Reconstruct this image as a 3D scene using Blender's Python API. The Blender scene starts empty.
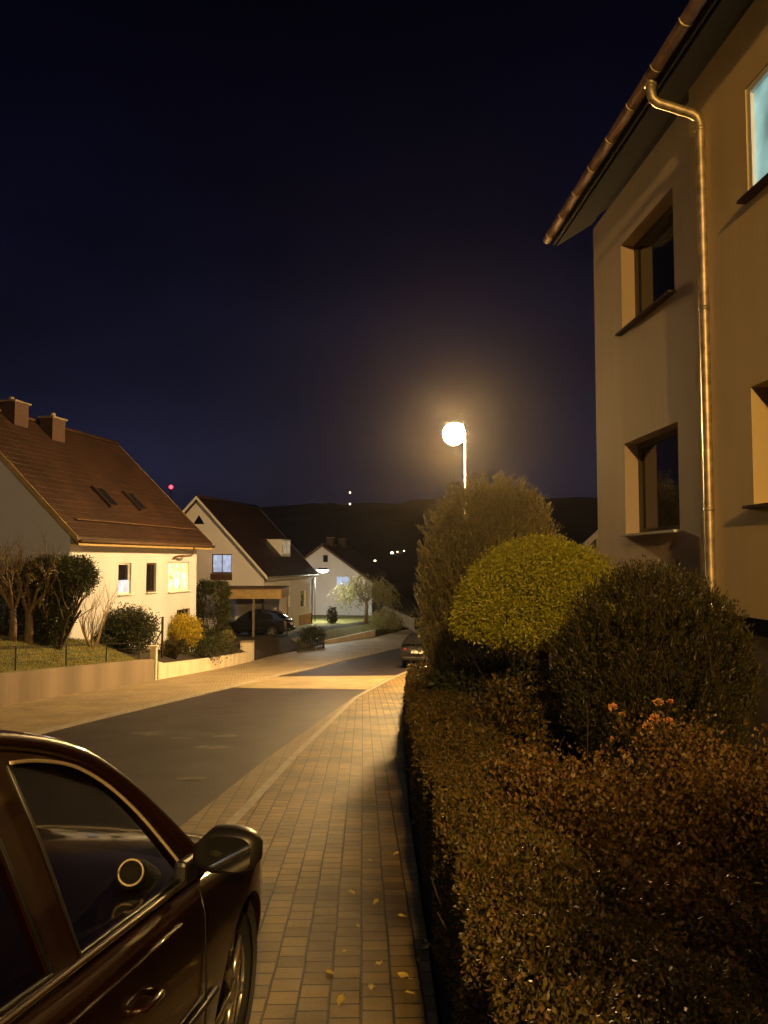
import bpy, bmesh, math, random
import numpy as np
from mathutils import Vector, Matrix, noise
from mathutils.geometry import tessellate_polygon

random.seed(7); RNG = np.random.default_rng(11)
SC = bpy.context.scene
COL = SC.collection
R = math.radians

# ------------------------------------------------------------------ camera
H = 1.75
F = 800.0
PITCH = math.atan((560-512)/F)
cam_d = bpy.data.cameras.new('camera'); cam = bpy.data.objects.new('camera', cam_d); COL.objects.link(cam)
cam.location = (0, 0, H); cam.rotation_euler = (R(90)+PITCH, 0, 0)
cam_d.sensor_fit = 'VERTICAL'; cam_d.sensor_height = 24; cam_d.lens = F/1024*24
cam_d.clip_start = .05; cam_d.clip_end = 5000
SC.camera = cam
SC.render.resolution_x, SC.render.resolution_y = 768, 1024

def ray(px, py):
    a, b = (px-384)/F, (512-py)/F
    d = Vector((a, math.cos(PITCH)-b*math.sin(PITCH), math.sin(PITCH)+b*math.cos(PITCH)))
    return d/d.y
def at(px, py, Y): return Vector((0, 0, H))+ray(px, py)*Y

# ------------------------------------------------------------------ terrain
def interp(x, t): return float(np.interp(x, [a for a, _ in t], [b for _, b in t]))
_py = np.arange(-80, 2001, .5)
_sl = np.interp(_py, [-80, 33, 50, 70, 120, 160], [.086, .086, .05, .02, .015, 0])
_pz = -np.cumsum(_sl)*.5; _pz -= np.interp(0, _py, _pz)
def prof(Y): return float(np.interp(Y, _py, _pz))
def road_hit(px, py):
    r = ray(px, py); y = 1.0
    while y < 300:
        if H+r.z*y < prof(y): return (y, r.x*y)
        y += .02
    return (300, r.x*300)
def curve(pix, pre, post):
    return pre+sorted(road_hit(*p) for p in pix)+post
GR = curve([(437, 1024), (409, 817), (403, 742), (409, 683)], [(-40, .1), (0, .2)], [(35, 2.35), (45, 4.7), (60, 9.2), (90, 20), (130, 38)])
GK = curve([(251, 813), (300, 757), (358, 699)], [(-40, -2.2), (0, -1.65)], [(28, .25), (35, 1.35), (45, 3.8), (60, 8.2), (90, 19), (130, 37)])
GA = curve([(197, 815), (270, 757), (352, 699)], [(-40, -2.75), (0, -2.2)], [(28, .0), (35, 1.1), (45, 3.55), (60, 7.95), (90, 18.7), (130, 36.7)])
GL = curve([(80, 725), (183, 700), (285, 675), (345, 661), (390, 650)], [(-40, -9.3), (0, -6.9)], [(60, 3.3), (75, 8), (90, 14), (130, 32)])
GM = curve([(2, 708), (165, 680), (270, 657), (325, 645), (376, 637)], [(-40, -11.6), (0, -9.3)], [(75, 2.0), (90, 9.5), (130, 27.5)])
WALLSTEP = [(-80, .64), (27.0, .70), (28.2, .52), (42, .5), (43.5, .5), (46, .2), (52, .06), (54, .05), (68, .5), (74, .3), (90, .3), (140, 0)]
RAMPTOP = [(-80, 1.55), (26, 1.5), (31, 1.25), (42, 1.1), (47, 1.0), (56, .85), (60, 1.15), (90, 1.1), (140, .3), (170, 0)]
def height(X, Y):
    z = prof(Y); m = interp(Y, GM)-X
    if m > .12:
        t = min(1, (m-.12)/(2.6 if Y < 40 else 1.5)); t = t*t*(3-2*t)
        a, b = interp(Y, WALLSTEP), interp(Y, RAMPTOP)
        z += a+(b-a)*t
    return z
def hit(px, py):
    r = ray(px, py); y = 1.0
    while y < 400:
        if H+r.z*y < height(r.x*y, y): break
        y += .03
    return Vector((r.x*y, y, height(r.x*y, y)))
def on_ground(px, Y, dz=0):
    X = ray(px, 600).x*Y
    return Vector((X, Y, height(X, Y)+dz))

# ------------------------------------------------------------------ tagging helpers
def tag(o, label=None, cat=None, group=None, kind=None):
    if label: o['label'] = label
    if cat: o['category'] = cat
    if group: o['group'] = group
    if kind: o['kind'] = kind
    return o
def thing(name, label, cat, loc=(0, 0, 0), rot=(0, 0, 0), group=None):
    o = bpy.data.objects.new(name, None); COL.objects.link(o)
    o.location = loc; o.rotation_euler = rot; o.empty_display_size = .2
    return tag(o, label, cat, group)
def dup(root, loc=None, rot=None, label=None, group=None):
    r = root.copy(); COL.objects.link(r)
    if loc is not None: r.location = loc
    if rot is not None: r.rotation_euler = rot
    if label: r['label'] = label
    if group: r['group'] = group
    for ch in list(root.children):
        c = ch.copy(); COL.objects.link(c); c.parent = r
        for g in list(ch.children):
            d = g.copy(); COL.objects.link(d); d.parent = c
    return r

# ------------------------------------------------------------------ mesh builder
class MB:
    def __init__(s): s.v = []; s.f = []
    def quad(s, *p):
        n = len(s.v); s.v += [Vector(q) for q in p]; s.f.append(tuple(range(n, n+len(p)))); return s
    def box(s, c, size, rz=0, M=None, bev=0):
        hx, hy, hz = size[0]/2, size[1]/2, size[2]/2
        pts = [Vector((x*hx, y*hy, z*hz)) for z in (-1, 1) for x, y in ((-1, -1), (1, -1), (1, 1), (-1, 1))]
        T = M if M is not None else Matrix.Rotation(rz, 4, 'Z')
        n = len(s.v); s.v += [Vector(c)+(T.to_3x3() @ p) for p in pts]
        for q in ((3, 2, 1, 0), (4, 5, 6, 7), (0, 1, 5, 4), (1, 2, 6, 5), (2, 3, 7, 6), (3, 0, 4, 7)): s.f.append(tuple(n+i for i in q))
        return s
    def tube(s, path, rad, n=8, cap=True):
        path = [Vector(p) for p in path]
        if not hasattr(rad, '__len__'): rad = [rad]*len(path)
        rings = []; up = None
        for i, p in enumerate(path):
            t = (path[min(i+1, len(path)-1)]-path[max(i-1, 0)])
            t = t.normalized() if t.length > 1e-9 else Vector((0, 0, 1))
            if up is None or abs(up.dot(t)) > .95: up = Vector((0, 0, 1)) if abs(t.z) < .9 else Vector((1, 0, 0))
            a = t.cross(up).normalized(); b = a.cross(t).normalized(); up = b
            base = len(s.v)
            for k in range(n):
                g = 2*math.pi*k/n; s.v.append(p+(a*math.cos(g)+b*math.sin(g))*rad[i])
            rings.append(base)
        for r0, r1 in zip(rings, rings[1:]):
            for k in range(n): s.f.append((r0+k, r0+(k+1) % n, r1+(k+1) % n, r1+k))
        if cap and n > 2:
            s.f.append(tuple(rings[0]+k for k in reversed(range(n)))); s.f.append(tuple(rings[-1]+k for k in range(n)))
        return s
    def lathe(s, prf, n=20, c=(0, 0, 0)):
        c = Vector(c); rings = []
        for r, z in prf:
            rings.append(len(s.v))
            for k in range(n):
                g = 2*math.pi*k/n; s.v.append(c+Vector((r*math.cos(g), r*math.sin(g), z)))
        for a, b in zip(rings, rings[1:]):
            for k in range(n): s.f.append((a+k, a+(k+1) % n, b+(k+1) % n, b+k))
        return s
    def prism(s, poly, d):
        d = Vector(d); n = len(poly); b = len(s.v)
        s.v += [Vector(p) for p in poly]+[Vector(p)+d for p in poly]
        s.f.append(tuple(b+i for i in reversed(range(n)))); s.f.append(tuple(b+n+i for i in range(n)))
        for i in range(n): j = (i+1) % n; s.f.append((b+i, b+j, b+n+j, b+n+i))
        return s
    def loft(s, rows, closed=False):
        base = []
        for r in rows:
            base.append(len(s.v)); s.v += [Vector(p) for p in r]
        m = len(rows[0])
        for a, b in zip(base, base[1:]):
            for k in range(m if closed else m-1): s.f.append((a+k, a+(k+1) % m, b+(k+1) % m, b+k))
        return s
    def build(s, name, mat, parent=None, smooth=False, bevel=0):
        me = bpy.data.meshes.new(name); me.from_pydata([tuple(v) for v in s.v], [], s.f)
        bm = bmesh.new(); bm.from_mesh(me)
        bmesh.ops.remove_doubles(bm, verts=bm.verts, dist=1e-5)
        bmesh.ops.recalc_face_normals(bm, faces=bm.faces); bm.to_mesh(me); bm.free()
        o = bpy.data.objects.new(name, me); COL.objects.link(o)
        if parent: o.parent = parent
        if mat: me.materials.append(mat)
        if smooth:
            for p in me.polygons: p.use_smooth = True
        if bevel:
            m = o.modifiers.new('bevel', 'BEVEL'); m.width = bevel; m.segments = 2; m.limit_method = 'ANGLE'
        return o

# ------------------------------------------------------------------ materials
def new_mat(name):
    m = bpy.data.materials.new(name); m.use_nodes = True
    return m, m.node_tree.nodes, m.node_tree.links, m.node_tree.nodes['Principled BSDF']
def M_(name, col, rough=.6, var=.25, scale=6, metal=0, spec=.5, bump=0, bscale=40, coat=0, obj=False, streak=False):
    m, N, L, b = new_mat(name)
    b.inputs['Roughness'].default_value = rough; b.inputs['Metallic'].default_value = metal
    b.inputs['Specular IOR Level'].default_value = spec; b.inputs['Coat Weight'].default_value = coat
    b.inputs['Coat Roughness'].default_value = .05
    if obj: src = N.new('ShaderNodeTexCoord').outputs['Object']
    else: src = N.new('ShaderNodeNewGeometry').outputs['Position']
    mp = N.new('ShaderNodeMapping'); L.new(src, mp.inputs[0])
    if streak: mp.inputs['Scale'].default_value = (1, 1, .12)
    nz = N.new('ShaderNodeTexNoise'); nz.inputs['Scale'].default_value = scale; nz.inputs['Detail'].default_value = 6
    L.new(mp.outputs[0], nz.inputs['Vector'])
    cr = N.new('ShaderNodeValToRGB'); L.new(nz.outputs['Fac'], cr.inputs[0])
    cr.color_ramp.elements[0].position = .3; cr.color_ramp.elements[1].position = .7
    cr.color_ramp.elements[0].color = (*[c*(1-var) for c in col], 1)
    cr.color_ramp.elements[1].color = (*[min(1, c*(1+var*.6)) for c in col], 1)
    L.new(cr.outputs[0], b.inputs['Base Color'])
    if bump:
        n2 = N.new('ShaderNodeTexNoise'); n2.inputs['Scale'].default_value = bscale; n2.inputs['Detail'].default_value = 5
        L.new(src, n2.inputs['Vector'])
        bp = N.new('ShaderNodeBump'); bp.inputs['Strength'].default_value = bump; bp.inputs['Distance'].default_value = .02
        L.new(n2.outputs['Fac'], bp.inputs['Height']); L.new(bp.outputs[0], b.inputs['Normal'])
    return m
def M_leaf(name, cols, rough=.4, spec=.5, trans=.15):
    m, N, L, b = new_mat(name)
    g = N.new('ShaderNodeNewGeometry'); cr = N.new('ShaderNodeValToRGB')
    L.new(g.outputs['Random Per Island'], cr.inputs[0])
    el = cr.color_ramp.elements
    while len(el) < len(cols): el.new(.5)
    for i, c in enumerate(cols): el[i].position = i/(len(cols)-1); el[i].color = (*c, 1)
    L.new(cr.outputs[0], b.inputs['Base Color'])
    b.inputs['Roughness'].default_value = rough; b.inputs['Specular IOR Level'].default_value = spec
    if trans:
        t = N.new('ShaderNodeBsdfTranslucent'); L.new(cr.outputs[0], t.inputs[0])
        mx = N.new('ShaderNodeMixShader'); mx.inputs[0].default_value = trans
        L.new(b.outputs[0], mx.inputs[1]); L.new(t.outputs[0], mx.inputs[2])
        L.new(mx.outputs[0], N['Material Output'].inputs['Surface'])
    return m
def M_emit(name, col, st, pattern=None):
    m, N, L, b = new_mat(name)
    b.inputs['Base Color'].default_value = (*[c*.5 for c in col], 1)
    b.inputs['Emission Color'].default_value = (*col, 1); b.inputs['Emission Strength'].default_value = st
    if pattern:
        tc = N.new('ShaderNodeTexCoord'); nz = N.new('ShaderNodeTexNoise'); nz.inputs['Scale'].default_value = pattern[0]
        L.new(tc.outputs['Object'], nz.inputs['Vector'])
        cr = N.new('ShaderNodeValToRGB'); L.new(nz.outputs['Fac'], cr.inputs[0])
        cr.color_ramp.elements[0].position = .35; cr.color_ramp.elements[1].position = .65
        cr.color_ramp.elements[0].color = (*[c*pattern[1] for c in col], 1); cr.color_ramp.elements[1].color = (*col, 1)
        L.new(cr.outputs[0], b.inputs['Emission Color'])
    return m
def M_paving(name, c1, c2, mortar, bw, rh, rot, bump=.5, dirt=.35):
    m, N, L, b = new_mat(name)
    g = N.new('ShaderNodeNewGeometry'); mp = N.new('ShaderNodeMapping'); mp.inputs['Rotation'].default_value = (0, 0, rot)
    L.new(g.outputs['Position'], mp.inputs[0])
    nw = N.new('ShaderNodeTexNoise'); nw.inputs['Scale'].default_value = 3.0; L.new(g.outputs['Position'], nw.inputs['Vector'])
    sub = N.new('ShaderNodeVectorMath'); sub.operation = 'MULTIPLY_ADD'
    sub.inputs[1].default_value = (.014, .014, 0); L.new(nw.outputs['Color'], sub.inputs[0]); L.new(mp.outputs[0], sub.inputs[2])
    br = N.new('ShaderNodeTexBrick'); br.inputs['Scale'].default_value = 1
    br.inputs['Brick Width'].default_value = bw; br.inputs['Row Height'].default_value = rh
    br.inputs['Mortar Size'].default_value = .007; br.inputs['Mortar Smooth'].default_value = .35
    br.inputs['Color1'].default_value = (*c1, 1); br.inputs['Color2'].default_value = (*c2, 1); br.inputs['Mortar'].default_value = (*mortar, 1)
    L.new(sub.outputs[0], br.inputs['Vector'])
    nz = N.new('ShaderNodeTexNoise'); nz.inputs['Scale'].default_value = 1.1; nz.inputs['Detail'].default_value = 8; L.new(g.outputs['Position'], nz.inputs['Vector'])
    mr = N.new('ShaderNodeMapRange'); mr.inputs[1].default_value = .3; mr.inputs[2].default_value = .7; mr.inputs[3].default_value = 1-dirt; mr.inputs[4].default_value = 1.1
    L.new(nz.outputs['Fac'], mr.inputs[0])
    mx = N.new('ShaderNodeMix'); mx.data_type = 'RGBA'; mx.blend_type = 'MULTIPLY'; mx.inputs[0].default_value = 1
    L.new(br.outputs['Color'], mx.inputs[6]); L.new(mr.outputs[0], mx.inputs[7]); L.new(mx.outputs[2], b.inputs['Base Color'])
    n3 = N.new('ShaderNodeTexNoise'); n3.inputs['Scale'].default_value = 120; L.new(g.outputs['Position'], n3.inputs['Vector'])
    n4 = N.new('ShaderNodeTexNoise'); n4.inputs['Scale'].default_value = 7; L.new(g.outputs['Position'], n4.inputs['Vector'])
    a1 = N.new('ShaderNodeMath'); a1.operation = 'MULTIPLY_ADD'; a1.inputs[1].default_value = -1.0
    L.new(br.outputs['Fac'], a1.inputs[0])
    a2 = N.new('ShaderNodeMath'); a2.operation = 'MULTIPLY_ADD'; a2.inputs[1].default_value = .35
    L.new(n3.outputs['Fac'], a2.inputs[0]); L.new(n4.outputs['Fac'], a2.inputs[2]); L.new(a2.outputs[0], a1.inputs[2])
    bp = N.new('ShaderNodeBump'); bp.inputs['Strength'].default_value = bump; bp.inputs['Distance'].default_value = .012
    L.new(a1.outputs[0], bp.inputs['Height']); L.new(bp.outputs[0], b.inputs['Normal'])
    b.inputs['Roughness'].default_value = .62; b.inputs['Specular IOR Level'].default_value = .4
    return m
def M_roof(name, col, row=.28, w=.22):
    m, N, L, b = new_mat(name)
    tc = N.new('ShaderNodeTexCoord'); sp = N.new('ShaderNodeSeparateXYZ'); L.new(tc.outputs['Object'], sp.inputs[0])
    cb = N.new('ShaderNodeCombineXYZ'); L.new(sp.outputs['Y'], cb.inputs['X']); L.new(sp.outputs['Z'], cb.inputs['Y'])
    br = N.new('ShaderNodeTexBrick'); br.inputs['Scale'].default_value = 1; br.inputs['Brick Width'].default_value = w; br.inputs['Row Height'].default_value = row*.7
    br.inputs['Mortar Size'].default_value = .02; br.inputs['Mortar Smooth'].default_value = 1
    br.inputs['Color1'].default_value = (*col, 1); br.inputs['Color2'].default_value = (*[c*.6 for c in col], 1); br.inputs['Mortar'].default_value = (*[c*.35 for c in col], 1)
    L.new(cb.outputs[0], br.inputs['Vector'])
    nz = N.new('ShaderNodeTexNoise'); nz.inputs['Scale'].default_value = .9; nz.inputs['Detail'].default_value = 6; L.new(tc.outputs['Object'], nz.inputs['Vector'])
    mr = N.new('ShaderNodeMapRange'); mr.inputs[1].default_value = .3; mr.inputs[2].default_value = .7; mr.inputs[3].default_value = .6; mr.inputs[4].default_value = 1.1
    L.new(nz.outputs['Fac'], mr.inputs[0])
    mx = N.new('ShaderNodeMix'); mx.data_type = 'RGBA'; mx.blend_type = 'MULTIPLY'; mx.inputs[0].default_value = 1
    L.new(br.outputs['Color'], mx.inputs[6]); L.new(mr.outputs[0], mx.inputs[7]); L.new(mx.outputs[2], b.inputs['Base Color'])
    bp = N.new('ShaderNodeBump'); bp.inputs['Strength'].default_value = .8; bp.inputs['Distance'].default_value = .04; bp.invert = True
    L.new(br.outputs['Fac'], bp.inputs['Height']); L.new(bp.outputs[0], b.inputs['Normal'])
    b.inputs['Roughness'].default_value = .55
    return m
def M_glass_dark(name, col=(.012, .012, .015), rough=.04):
    m, N, L, b = new_mat(name)
    b.inputs['Base Color'].default_value = (*col, 1); b.inputs['Roughness'].default_value = rough; b.inputs['Specular IOR Level'].default_value = .6
    return m
def M_glass_clear(name, tint=(.5, .5, .5)):
    m, N, L, b = new_mat(name)
    t = N.new('ShaderNodeBsdfTransparent'); t.inputs[0].default_value = (*tint, 1)
    g = N.new('ShaderNodeBsdfGlossy'); g.inputs['Roughness'].default_value = .03; g.inputs[0].default_value = (1, 1, 1, 1)
    fr = N.new('ShaderNodeFresnel'); fr.inputs[0].default_value = 1.06
    mx = N.new('ShaderNodeMixShader'); L.new(fr.outputs[0], mx.inputs[0]); L.new(t.outputs[0], mx.inputs[1]); L.new(g.outputs[0], mx.inputs[2])
    L.new(mx.outputs[0], N['Material Output'].inputs['Surface'])
    return m

mt = {}
mt['asphalt'] = M_('asphalt', (.034, .025, .030), .55, .6, 1.3, spec=.35, bump=.35, bscale=160)
mt['asphalt_patch'] = M_('asphalt_patch', (.13, .115, .10), .7, .5, 9, bump=.5, bscale=60)
mt['asphalt_dark'] = M_('asphalt_dark', (.026, .022, .021), .55, .4, 9, bump=.5, bscale=60)
mt['pave'] = M_paving('pave', (.34, .235, .082), (.185, .123, .045), (.055, .042, .024), .135, .145, R(88.5), 1.0, .7)
mt['pave_far'] = M_paving('pave_far', (.40, .32, .20), (.33, .26, .16), (.16, .13, .10), .22, .11, R(80), .35, .3)
mt['pave_band'] = M_paving('pave_band', (.40, .32, .19), (.32, .255, .15), (.14, .12, .09), .22, .11, R(10), .35, .3)
mt['gutter_stone'] = M_paving('gutter_stone', (.27, .21, .12), (.20, .155, .09), (.09, .08, .07), .16, .16, R(87), .6, .3)
mt['kerb'] = M_('kerb', (.36, .32, .26), .7, .25, 7, bump=.3, bscale=60)
mt['earth'] = M_('earth', (.035, .026, .017), .95, .4, 5, bump=.8, bscale=25)
mt['lawn'] = M_('lawn', (.16, .15, .04), .9, .45, 2.2, bump=.7, bscale=45)
mt['hill'] = M_('hill', (.02, .028, .02), 1, .5, .05)
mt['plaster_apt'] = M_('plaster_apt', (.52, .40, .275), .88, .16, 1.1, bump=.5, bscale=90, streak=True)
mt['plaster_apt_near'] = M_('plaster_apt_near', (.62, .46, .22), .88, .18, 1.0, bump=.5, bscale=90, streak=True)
mt['plinth'] = M_('plinth', (.10, .075, .06), .85, .2, 3, bump=.3, bscale=60)
mt['plaster_white'] = M_('plaster_white', (.54, .55, .64), .85, .10, .6, bump=.15, bscale=60, streak=True)
mt['plaster_cream'] = M_('plaster_cream', (.76, .73, .74), .85, .10, .6, bump=.15, bscale=60, streak=True)
mt['plinth_ochre'] = M_('plinth_ochre', (.45, .27, .12), .85, .2, 2, bump=.2)
mt['concrete'] = M_('concrete', (.24, .19, .145), .85, .32, 1.1, bump=.3, bscale=25, streak=True)
mt['white_wall'] = M_('white_wall', (.70, .62, .50), .85, .22, 2.0, bump=.2, bscale=40, streak=True)
mt['roof_red'] = M_roof('roof_red', (.058, .025, .014))
mt['roof_brown'] = M_roof('roof_brown', (.055, .026, .020))
mt['roof_dark'] = M_roof('roof_dark', (.05, .022, .018))
mt['wood_yellow'] = M_('wood_yellow', (.38, .27, .115), .6, .25, 4)
mt['wood_brown'] = M_('wood_brown', (.09, .045, .022), .7, .3, 5)
mt['wood_dark'] = M_('wood_dark', (.014, .009, .007), .75, .3, 6)
mt['wood_grey'] = M_('wood_grey', (.20, .16, .11), .8, .3, 8)
mt['white_paint'] = M_('white_paint', (.80, .80, .78), .4, .05, 5)
mt['frame_dark'] = M_('frame_dark', (.05, .028, .018), .45, .2, 8)
mt['shutter'] = M_('shutter', (.035, .022, .017), .5, .2, 8)
mt['zinc'] = M_('zinc', (.52, .42, .28), .46, .45, 9, metal=.7, bump=.05, bscale=8)
mt['copper'] = M_('copper', (.46, .30, .22), .5, .3, 6, metal=.45)
mt['steel'] = M_('steel', (.22, .21, .20), .6, .2, 6, metal=.3)
mt['iron'] = M_('iron', (.03, .03, .03), .5, .2, 6)
mt['brick'] = M_('brick', (.06, .032, .026), .85, .35, 8, bump=.4, bscale=20)
mt['glass_dark'] = M_glass_dark('glass_dark')
mt['glass_car'] = M_glass_clear('glass_car', (.58, .59, .60))
mt['lit_cyan'] = M_emit('lit_cyan', (.42, .74, .70), .80, (2.2, .35))
mt['lit_warm'] = M_emit('lit_warm', (1, .80, .42), 2.6, (4.5, .05))
mt['lit_blue'] = M_emit('lit_blue', (.55, .68, 1.0), .75, (3, .5))
mt['lit_dim'] = M_emit('lit_dim', (.9, .8, .6), .35, (3, .3))
mt['lit_pale'] = M_emit('lit_pale', (.85, .80, .62), .5, (2, .5))
mt['red_glow'] = M_emit('red_glow', (1, .03, .05), 9)
mt['white_glow'] = M_emit('white_glow', (1, .92, .75), 5)
mt['far_glow'] = M_emit('far_glow', (1, .8, .55), 3.0)
mt['car_red'] = M_('car_red', (.020, .005, .0042), .28, .1, 3, spec=.6, coat=1, metal=.35)
mt['car_black'] = M_('car_black', (.008, .009, .012), .25, .1, 3, spec=.6, coat=1)
mt['car_grey'] = M_('car_grey', (.018, .017, .017), .3, .1, 3, spec=.6, coat=1, metal=.4)
mt['rubber'] = M_('rubber', (.012, .012, .012), .75, .2, 20)
mt['black_plastic'] = M_('black_plastic', (.012, .011, .011), .38, .2, 20)
mt['chrome'] = M_('chrome', (.78, .72, .62), .16, .05, 5, metal=1)
mt['satin'] = M_('satin', (.80, .68, .50), .40, .1, 5, metal=.6)
mt['alloy'] = M_('alloy', (.55, .52, .47), .25, .05, 5, metal=.9)
mt['mirror_glass'] = M_('mirror_glass', (.10, .10, .10), .05, .05, 5, metal=.9)
mt['tail'] = M_('tail', (.55, .02, .015), .15, .1, 8, coat=1)
mt['head'] = M_('head', (.5, .5, .5), .1, .1, 8, coat=1, metal=.5)
mt['plate'] = M_('plate', (.75, .74, .70), .4, .05, 8)
mt['interior'] = M_('interior', (.02, .018, .016), .85, .3, 8)
mt['belt'] = M_('belt', (.30, .24, .17), .8, .15, 30)
mt['bark'] = M_('bark', (.17, .12, .075), .85, .35, 12, bump=.6, bscale=50)
mt['bark_dark'] = M_('bark_dark', (.045, .03, .02), .9, .35, 12, bump=.6, bscale=50)
mt['bark_pale'] = M_('bark_pale', (.30, .22, .12), .85, .3, 12)
mt['leaf_hedge'] = M_leaf('leaf_hedge', [(.045, .045, .012), (.085, .066, .016), (.125, .085, .02), (.15, .075, .022)], .5, .4)
mt['leaf_orange'] = M_leaf('leaf_orange', [(.10, .08, .02), (.17, .095, .024), (.20, .115, .028), (.15, .065, .02), (.12, .10, .025)], .5, .4)
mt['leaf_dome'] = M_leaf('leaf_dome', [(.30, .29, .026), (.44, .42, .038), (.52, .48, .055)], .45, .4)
mt['leaf_conifer'] = M_leaf('leaf_conifer', [(.030, .030, .010), (.055, .048, .014), (.085, .065, .018)], .5, .35)
mt['leaf_tall'] = M_leaf('leaf_tall', [(.15, .125, .065), (.22, .18, .09), (.26, .23, .09), (.17, .17, .06)], .5, .4, .18)
mt['leaf_dark'] = M_leaf('leaf_dark', [(.02, .028, .010), (.04, .05, .016), (.06, .06, .02)], .5, .4)
mt['leaf_yellow'] = M_leaf('leaf_yellow', [(.36, .27, .02), (.48, .36, .03), (.32, .27, .03)], .5, .4)
mt['leaf_willow'] = M_leaf('leaf_willow', [(.14, .14, .04), (.22, .20, .06), (.28, .25, .09)], .5, .4, .3)
mt['grass'] = M_leaf('grass', [(.12, .12, .025), (.18, .17, .04), (.24, .20, .05)], .6, .3)
mt['strap'] = M_leaf('strap', [(.07, .08, .03), (.12, .12, .05), (.15, .13, .06)], .35, .5)
mt['bloom'] = M_leaf('bloom', [(.62, .26, .10), (.70, .34, .14), (.66, .42, .2)], .6, .3)
mt['dead_leaf'] = M_leaf('dead_leaf', [(.42, .30, .05), (.52, .40, .09), (.30, .17, .05)], .4, .5)
mt['coat'] = M_('coat', (.02, .02, .025), .85, .2, 10)
mt['skin'] = M_('skin', (.42, .27, .2), .6, .1, 10)

# ------------------------------------------------------------------ world, sun lamp added as a faint cool fill
w = bpy.data.worlds.new('World'); SC.world = w; w.use_nodes = True
N, L = w.node_tree.nodes, w.node_tree.links
bg = N['Background']
sky = N.new('ShaderNodeTexSky'); sky.sky_type = 'NISHITA'; sky.sun_disc = False
sky.sun_elevation = R(-6); sky.sun_rotation = R(0)
tc = N.new('ShaderNodeTexCoord'); sp = N.new('ShaderNodeSeparateXYZ'); L.new(tc.outputs['Generated'], sp.inputs[0])
cr = N.new('ShaderNodeValToRGB'); L.new(sp.outputs['Z'], cr.inputs[0])
e = cr.color_ramp.elements
e[0].position = 0.0; e[0].color = (.0070, .0072, .018, 1)
e[1].position = 1.0; e[1].color = (.0006, .0006, .0035, 1)
for p_, c_ in ((.05, (.0078, .0080, .0200)), (.10, (.0108, .0112, .0280)), (.2, (.0056, .0058, .0170)), (.36, (.0019, .0020, .0080)), (.58, (.0006, .0006, .0036))):
    k = e.new(p_); k.color = (*c_, 1)
nz = N.new('ShaderNodeTexNoise'); nz.inputs['Scale'].default_value = 2.6; nz.inputs['Detail'].default_value = 4; nz.inputs['Roughness'].default_value = .5
mpw = N.new('ShaderNodeMapping'); mpw.inputs['Scale'].default_value = (1, 1, 2.2); L.new(tc.outputs['Generated'], mpw.inputs[0]); L.new(mpw.outputs[0], nz.inputs['Vector'])
mr = N.new('ShaderNodeMapRange'); mr.inputs[1].default_value = .35; mr.inputs[2].default_value = .75; mr.inputs[3].default_value = .7; mr.inputs[4].default_value = 1.5
L.new(nz.outputs['Fac'], mr.inputs[0])
mx = N.new('ShaderNodeMix'); mx.data_type = 'RGBA'; mx.blend_type = 'MULTIPLY'; mx.inputs[0].default_value = 1
L.new(cr.outputs[0], mx.inputs[6]); L.new(mr.outputs[0], mx.inputs[7])
ad = N.new('ShaderNodeMix'); ad.data_type = 'RGBA'; ad.blend_type = 'ADD'; ad.inputs[0].default_value = .05
L.new(mx.outputs[2], ad.inputs[6]); L.new(sky.outputs[0], ad.inputs[7])
L.new(ad.outputs[2], bg.inputs['Color']); bg.inputs['Strength'].default_value = 1.0
sd = bpy.data.lights.new('cool_fill', 'SUN'); sd.energy = .08; sd.angle = R(.5); sd.color = (.75, .85, 1)
so = bpy.data.objects.new('cool_fill', sd); COL.objects.link(so); so.rotation_euler = (R(50), 0, R(-20))

# ------------------------------------------------------------------ ground, road, pavements
def sheet(name, fa, fb, y0, y1, dz, mat, cols=2, step=.5, kind='structure', hfun=None):
    mb = MB(); rows = []
    n = max(2, int((y1-y0)/step))
    for i in range(n+1):
        Y = y0+(y1-y0)*i/n; a, b = fa(Y), fb(Y)
        r = []
        for k in range(cols):
            X = a+(b-a)*k/(cols-1)
            r.append((X, Y, (hfun(X, Y) if hfun else prof(Y))+dz))
        rows.append(r)
    mb.loft(rows)
    o = mb.build(name, mat, None, True)
    return tag(o, kind=kind)
fGR = lambda Y: interp(Y, GR); fGK = lambda Y: interp(Y, GK); fGA = lambda Y: interp(Y, GA); fGL = lambda Y: interp(Y, GL); fGM = lambda Y: interp(Y, GM)
# ground: one sheet out to the horizon
ys = list(np.arange(-40, 0, 4))+list(np.arange(0, 90, .75))+list(np.arange(90, 180, 10))+[200, 300, 500, 900, 1600]
rows = []
for Y in ys:
    Mx = interp(Y, GM)
    xs = [-1200, -300, -80, Mx-20, Mx-8, Mx-4, Mx-3, Mx-2.4, Mx-1.8, Mx-1.2, Mx-.8, Mx-.4, Mx-.13, Mx-.11, Mx+1, Mx+4, Mx+10, Mx+30, Mx+120, 300+Mx, 1200+Mx]
    rows.append([(x, Y, height(x, Y)) for x in xs])
tag(MB().loft(rows).build('ground', mt['earth'], None, True), kind='structure')
sheet('road', fGL, fGA, -35, 125, .010, mt['asphalt'], 4)
sheet('gutter_strip', fGA, lambda Y: fGK(Y)-.10, -35, 125, .014, mt['gutter_stone'])
sheet('pavement', fGK, fGR, -35, 125, .050, mt['pave'], 3)
sheet('kerb_strip', lambda Y: fGK(Y)-.10, fGK, -35, 125, .046, mt['kerb'])
mbl = MB(); rows = []
for Y in np.arange(-35, 125.1, .5): rows.append([(fGL(Y), Y, prof(Y)), (fGL(Y), Y, prof(Y)+.056)])
tag(mbl.loft(rows).build('kerb_face', mt['kerb']), kind='structure')
mbk = MB(); rows = []
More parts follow.
